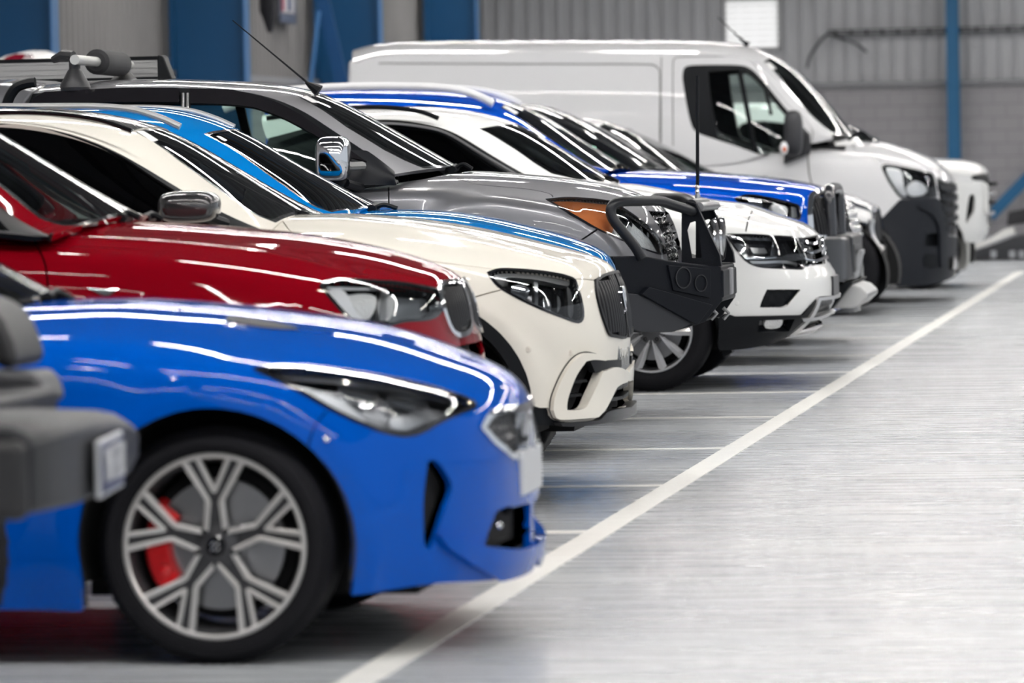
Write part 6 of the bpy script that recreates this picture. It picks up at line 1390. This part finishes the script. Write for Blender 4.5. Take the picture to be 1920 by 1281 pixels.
# ------------------------------------------------------------------ off-roader at the left edge
def black_offroader():
    Yc = 11.05; X = onY(22, 1050, 11.98)[0]-.41; org = (X, Yc, 0)
    root = empty('black_offroader', org, 'blurred dark off road car at the left edge with wide grey plastic bumper', 'car')
    GP = mat('bumper_grey_plastic', (.014, .015, .018), .45, spec=.2, bump=(250, .2)); DP = mat('flare_black', (.009, .009, .011), .5)
    top = [(57, 826, -.90), (95, 812, -.80), (150, 800, -.42), (218, 792, .22), (250, 797, .60), (262, 806, .72)]
    bot = [(57, 968, -.90), (95, 960, -.80), (150, 948, -.42), (215, 922, .22), (248, 890, .60), (262, 862, .72)]
    m = MB(); V = []; n = len(top)
    for a, b in zip(top, bot):
        p, q = onY(a[0], a[1], Yc+a[2]), onY(b[0], b[1], Yc+b[2]); bk = .40 if abs(a[2]) < .85 else .40
        V += [p, q, q+np.array([-bk, 0, .02]), p+np.array([-bk, 0, .045]), p+np.array([-.05, 0, .03])]
    m.add(V, [(5*i+j, 5*i+5+j, 5*i+5+(j+1) % 5, 5*i+(j+1) % 5) for i in range(n-1) for j in range(5)]+[tuple(range(5)), tuple(5*n-5+j for j in (4, 3, 2, 1, 0))])
    bp = m.obj('front_bumper', GP, root, org=org, bevel=.02, smooth=40, seg=3)
    a = onY(57, 826, Yc-.90); m = MB(); m.box((a[0]-.6, Yc-.93, a[2]-.175), (a[0]-.005, Yc-.88, a[2]-.0)); m.obj('bumper_end_cap', DP, bp, org=org, bevel=.03)
    m = MB(); pts = [onY(x, y, Yc-.1) for x, y in ((-60, 760), (70, 752), (150, 748), (190, 770), (165, 800), (60, 810), (-60, 815))]; c = onY(120, 775, Yc-.05)
    m.box((c[0]-.42, Yc-.62, c[2]-.03), (c[0]-.16, Yc+.55, c[2]+.035)); m.obj('bumper_step', GP, bp, org=org, bevel=.02)
    # number plate on the front face, slightly proud
    P0, P1 = onY(150, 826, Yc-.42), onY(217, 822, Yc+.22); d = (P1-P0); d[2] = 0; d /= np.linalg.norm(d); nn = np.array([d[1], -d[0], 0])
    cc_ = onY(182, 871, Yc-.09)+nn*.02; u = np.array([0, 0, 1.]); w, h = .186, .067
    if nn[0] < 0: nn = -nn
    cc_ = onY(182, 871, Yc-.09)+nn*.035
    def slab(c, w, h, t, mt, nm, par, bv=.0):
        m = MB(); m.hexa([c-d*w-u*h, c+d*w-u*h, c+d*w-u*h-nn*t, c-d*w-u*h-nn*t, c-d*w+u*h, c+d*w+u*h, c+d*w+u*h-nn*t, c-d*w+u*h-nn*t]); return m.obj(nm, mt, par, org=org, bevel=bv)
    w = .215; pl = slab(cc_, w, h, .012, mat('plate_silver', (.55, .56, .58), .4), 'number_plate', root, .004)
    slab(cc_+nn*.003, w*.94, h*.84, .004, mat('plate_navy', (.005, .012, .07), .4), 'plate_field', pl)
    # characters: Y W U F 8 U, as far as the blur lets them be read
    STR = {'Y': [((0, 1), (.5, .5)), ((1, 1), (.5, .5)), ((.5, .5), (.5, 0))], 'W': [((0, 1), (.25, 0)), ((.25, 0), (.5, .7)), ((.5, .7), (.75, 0)), ((.75, 0), (1, 1))], 'F': [((0, 0), (0, 1)), ((0, 1), (1, 1)), ((0, .5), (.8, .5))],
           'U': [((0, 1), (0, 0)), ((0, 0), (1, 0)), ((1, 0), (1, 1))], 'E': [((0, 0), (0, 1)), ((0, 1), (1, 1)), ((0, .5), (.8, .5)), ((0, 0), (1, 0))], '8': [((0, 0), (0, 1)), ((0, 1), (1, 1)), ((0, .5), (1, .5)), ((0, 0), (1, 0)), ((1, 0), (1, 1))]}
    m = MB()
    for k, ch in enumerate('YWFE8U'):
        x0 = -w*.80+k*w*.28
        for (a, b) in STR[ch]:
            A = cc_+nn*.007+d*(x0+a[0]*w*.19)+u*((a[1]-.42)*h*1.15); B = cc_+nn*.007+d*(x0+b[0]*w*.19)+u*((b[1]-.42)*h*1.15); m.tube([A, B], .0032, 6)
    m.obj('plate_characters', mat('plate_white', (.55, .56, .58), .4), pl, org=org)
    # wings, grille, bonnet, body
    def yprism(px, y0, y1, mt, nm, bv=.02, sub=False):
        A = [onY(a, b, Yc+y0)[[0, 2]] for a, b in px]; m = MB(); m.prism([tuple(p) for p in A], Yc+y0, Yc+y1); return m.obj(nm, mt, root, org=org, bevel=bv, smooth=40)
    for sg in (-1, 1):
        A = [onY(a, b, Yc+.75)[[0, 2]] for a, b in ((-900, 560), (-300, 548), (-60, 553), (0, 566), (30, 598), (48, 640), (57, 684), (20, 690), (-20, 640), (-90, 612), (-250, 605), (-420, 640), (-520, 720), (-600, 800), (-900, 800))]
        m = MB(); m.prism([tuple(p) for p in A], Yc+sg*.93, Yc+sg*.62); m.obj('wheel_arch_flare', DP, root, org=org, bevel=.03, smooth=40)
    yprism(((-200, 697), (62, 698), (76, 720), (88, 756), (40, 770), (-200, 775)), .58, .80, mat('lower_grey', (.04, .041, .046), .5), 'lower_panel')
    b = onY(-25, 400, Yc+.6); m = MB(); bx = b[0]; P = paint('offroader_black', (.02, .004, .005), .3, .3)
    m.hexa([(bx-1.5, Yc-.72, .55), (bx, Yc-.62, .6), (bx, Yc+.62, .6), (bx-1.5, Yc+.72, .55), (bx-1.5, Yc-.70, 1.18), (bx-.05, Yc-.58, 1.06), (bx-.05, Yc+.58, 1.06), (bx-1.5, Yc+.70, 1.18)]); m.obj('bonnet', P, root, org=org, bevel=.05, seg=3)
    m = MB(); m.box((bx-4.0, Yc-.80, .50), (bx-1.5, Yc+.80, 1.15)); m.obj('body_tub', P, root, org=org, bevel=.04)
    m = MB(); m.hexa([(bx-4.0, Yc-.78, 1.15), (bx-1.45, Yc-.78, 1.15), (bx-1.45, Yc+.78, 1.15), (bx-4.0, Yc+.78, 1.15), (bx-3.9, Yc-.68, 1.82), (bx-1.85, Yc-.68, 1.82), (bx-1.85, Yc+.68, 1.82), (bx-3.9, Yc+.68, 1.82)]); m.obj('hard_top', GLB, root, org=org, bevel=.05)
    m = MB(); m.box((bx-3.9, Yc-.45, .42), (bx-.05, Yc+.45, .62)); m.obj('chassis', VOID, root, org=org)
    for xx in (X, X-2.45):
        for sd in (-1, 1): tyre_wheel(root, org, xx, Yc+sd*.93, .41, .22, .27, 's6', side=sd, rim_mats=(RIM_DARK, RIM_DARK), tread=True, seg=48)
black_offroader()
# ------------------------------------------------------------------ car carrier trailer at the far right
def trailer():
    Y = 57.5; o = onY(1880, 487, Y); org = (o[0], Y, 0)
    root = empty('loading_trailer', org, 'low dark loading trailer with white sloping ramp at the right edge near the back wall', 'trailer')
    q = lambda a, b, y=Y: onY(a, b, y)[[0, 2]]
    DK = mat('trailer_dark', (.035, .037, .043), .5)
    m = MB(); m.prism([tuple(q(*p)) for p in ((1795, 486), (1797, 478), (1830, 470), (1862, 459), (1900, 445), (2100, 400), (2100, 487))], Y, Y+2.2); m.obj('deck_body', DK, root, org=org, smooth=0)
    m = MB(); m.prism([tuple(q(*p)) for p in ((1812, 468), (1835, 455), (1850, 450), (1860, 445), (1882, 430), (1900, 426), (1903, 438), (1862, 454), (1835, 464), (1814, 474))], Y-.08, Y+.12); m.obj('ramp_rail', mat('ramp_white', (.85, .84, .8), .5), root, org=org, smooth=0)
    m = MB(); m.prism([tuple(q(*p)) for p in ((1885, 424), (1888, 398), (1920, 391), (2000, 385), (2000, 410), (1915, 420))], Y+.3, Y+.6); m.obj('winch_box', mat('winch_black', (.02, .02, .024), .6), root, org=org, bevel=.02)
    for px in (1862, 1897, 1915):
        a, b = onY(px, 470, Y-.12), onY(px+2, 484, Y-.12); m = MB(); m.box((a[0]-.03, Y-.14, b[2]), (a[0]+.04, Y-.10, a[2])); m.obj('side_marker', mat('marker_pale', (.35, .36, .38), .5), root, org=org)
    for dx in (0, .9):
        p = onY(1925, 480, Y); m = MB(); m.lathe([(.02, -.02), (.20, -.02), (.24, .02), (.24, .18), (.20, .2)], c=(p[0]+.5+dx*1., Y-.16, .24), seg=32); m.obj('wheel', RUB, root, org=org)
trailer()
# ------------------------------------------------------------------ white hatchback in the row by the left wall
def wall_hatch():
    Yc = 40.; r0 = onY(47, 100, Yc); X = r0[0]; org = (X, Yc, 0); zt = onY(70, 92, Yc)[2]
    root = empty('white_hatchback', org, 'white car whose roof and red tail lamp show above the long awning case', 'car')
    P = paint('pure_white_paint', (.83, .83, .82), 0, .35)
    pr = [(0, 118), (5, 112), (30, 100), (62, 93), (85, 94), (105, 100), (125, 112), (160, 140), (230, 230)]
    T_ = [onY(a, b, Yc)[[0, 2]] for a, b in pr]; x0, x1 = T_[0][0]-.55, T_[-1][0]+1.0
    secs = [(x0, .5, .95, 1.0), (T_[0][0]-.3, .62, 1.0, T_[0][1]-.55)]+[(p[0], .60, 1.05, p[1]) for p in T_]+[(x1, .55, .8, .95)]
    V = []; k = 14; m = MB()
    for (x, hw, zb, z) in secs:
        for j in range(k+1):
            a = math.pi*j/k; c, sn = math.cos(a), math.sin(a); yy = -math.copysign(abs(c)**.55, c)*.82; V.append((x, Yc+yy, .35+(max(z, .9)-.35)*abs(sn)**.55))
    n = k+1; m.add(V, [(i*n+j, i*n+j+1, (i+1)*n+j+1, (i+1)*n+j) for i in range(len(secs)-1) for j in range(k)]+[tuple(range(n))[::-1], tuple((len(secs)-1)*n+j for j in range(n))])
    m.obj('body_shell', P, root, org=org, smooth=50)
    A = [onY(a, b, Yc-.83) for a, b in ((4, 114), (14, 106), (30, 101), (46, 101), (48, 106), (42, 114))]; m = MB(); m.prism([(p[0], p[2]) for p in A], Yc-.86, Yc-.55); m.obj('tail_lamp', mat('tail_red', (.25, .006, .02), .15, coat=1), root, org=org, bevel=.01)
    A = [onY(a, b, Yc-.80) for a, b in ((92, 114), (100, 110), (118, 104), (132, 104), (150, 118), (190, 170), (150, 175))]; m = MB(); m.prism([(p[0], p[2]) for p in A], Yc-.85, Yc-.6); m.obj('side_window', GLD, root, org=org)
    for dx in (.2, 2.2):
        for sd in (-1, 1): tyre_wheel(root, org, x0+.5+dx, Yc+sd*.82, .32, .2, .2, 's6', side=sd, rim_mats=(RIM_SILV, RIM_DARK), tread=False, seg=32)
wall_hatch()
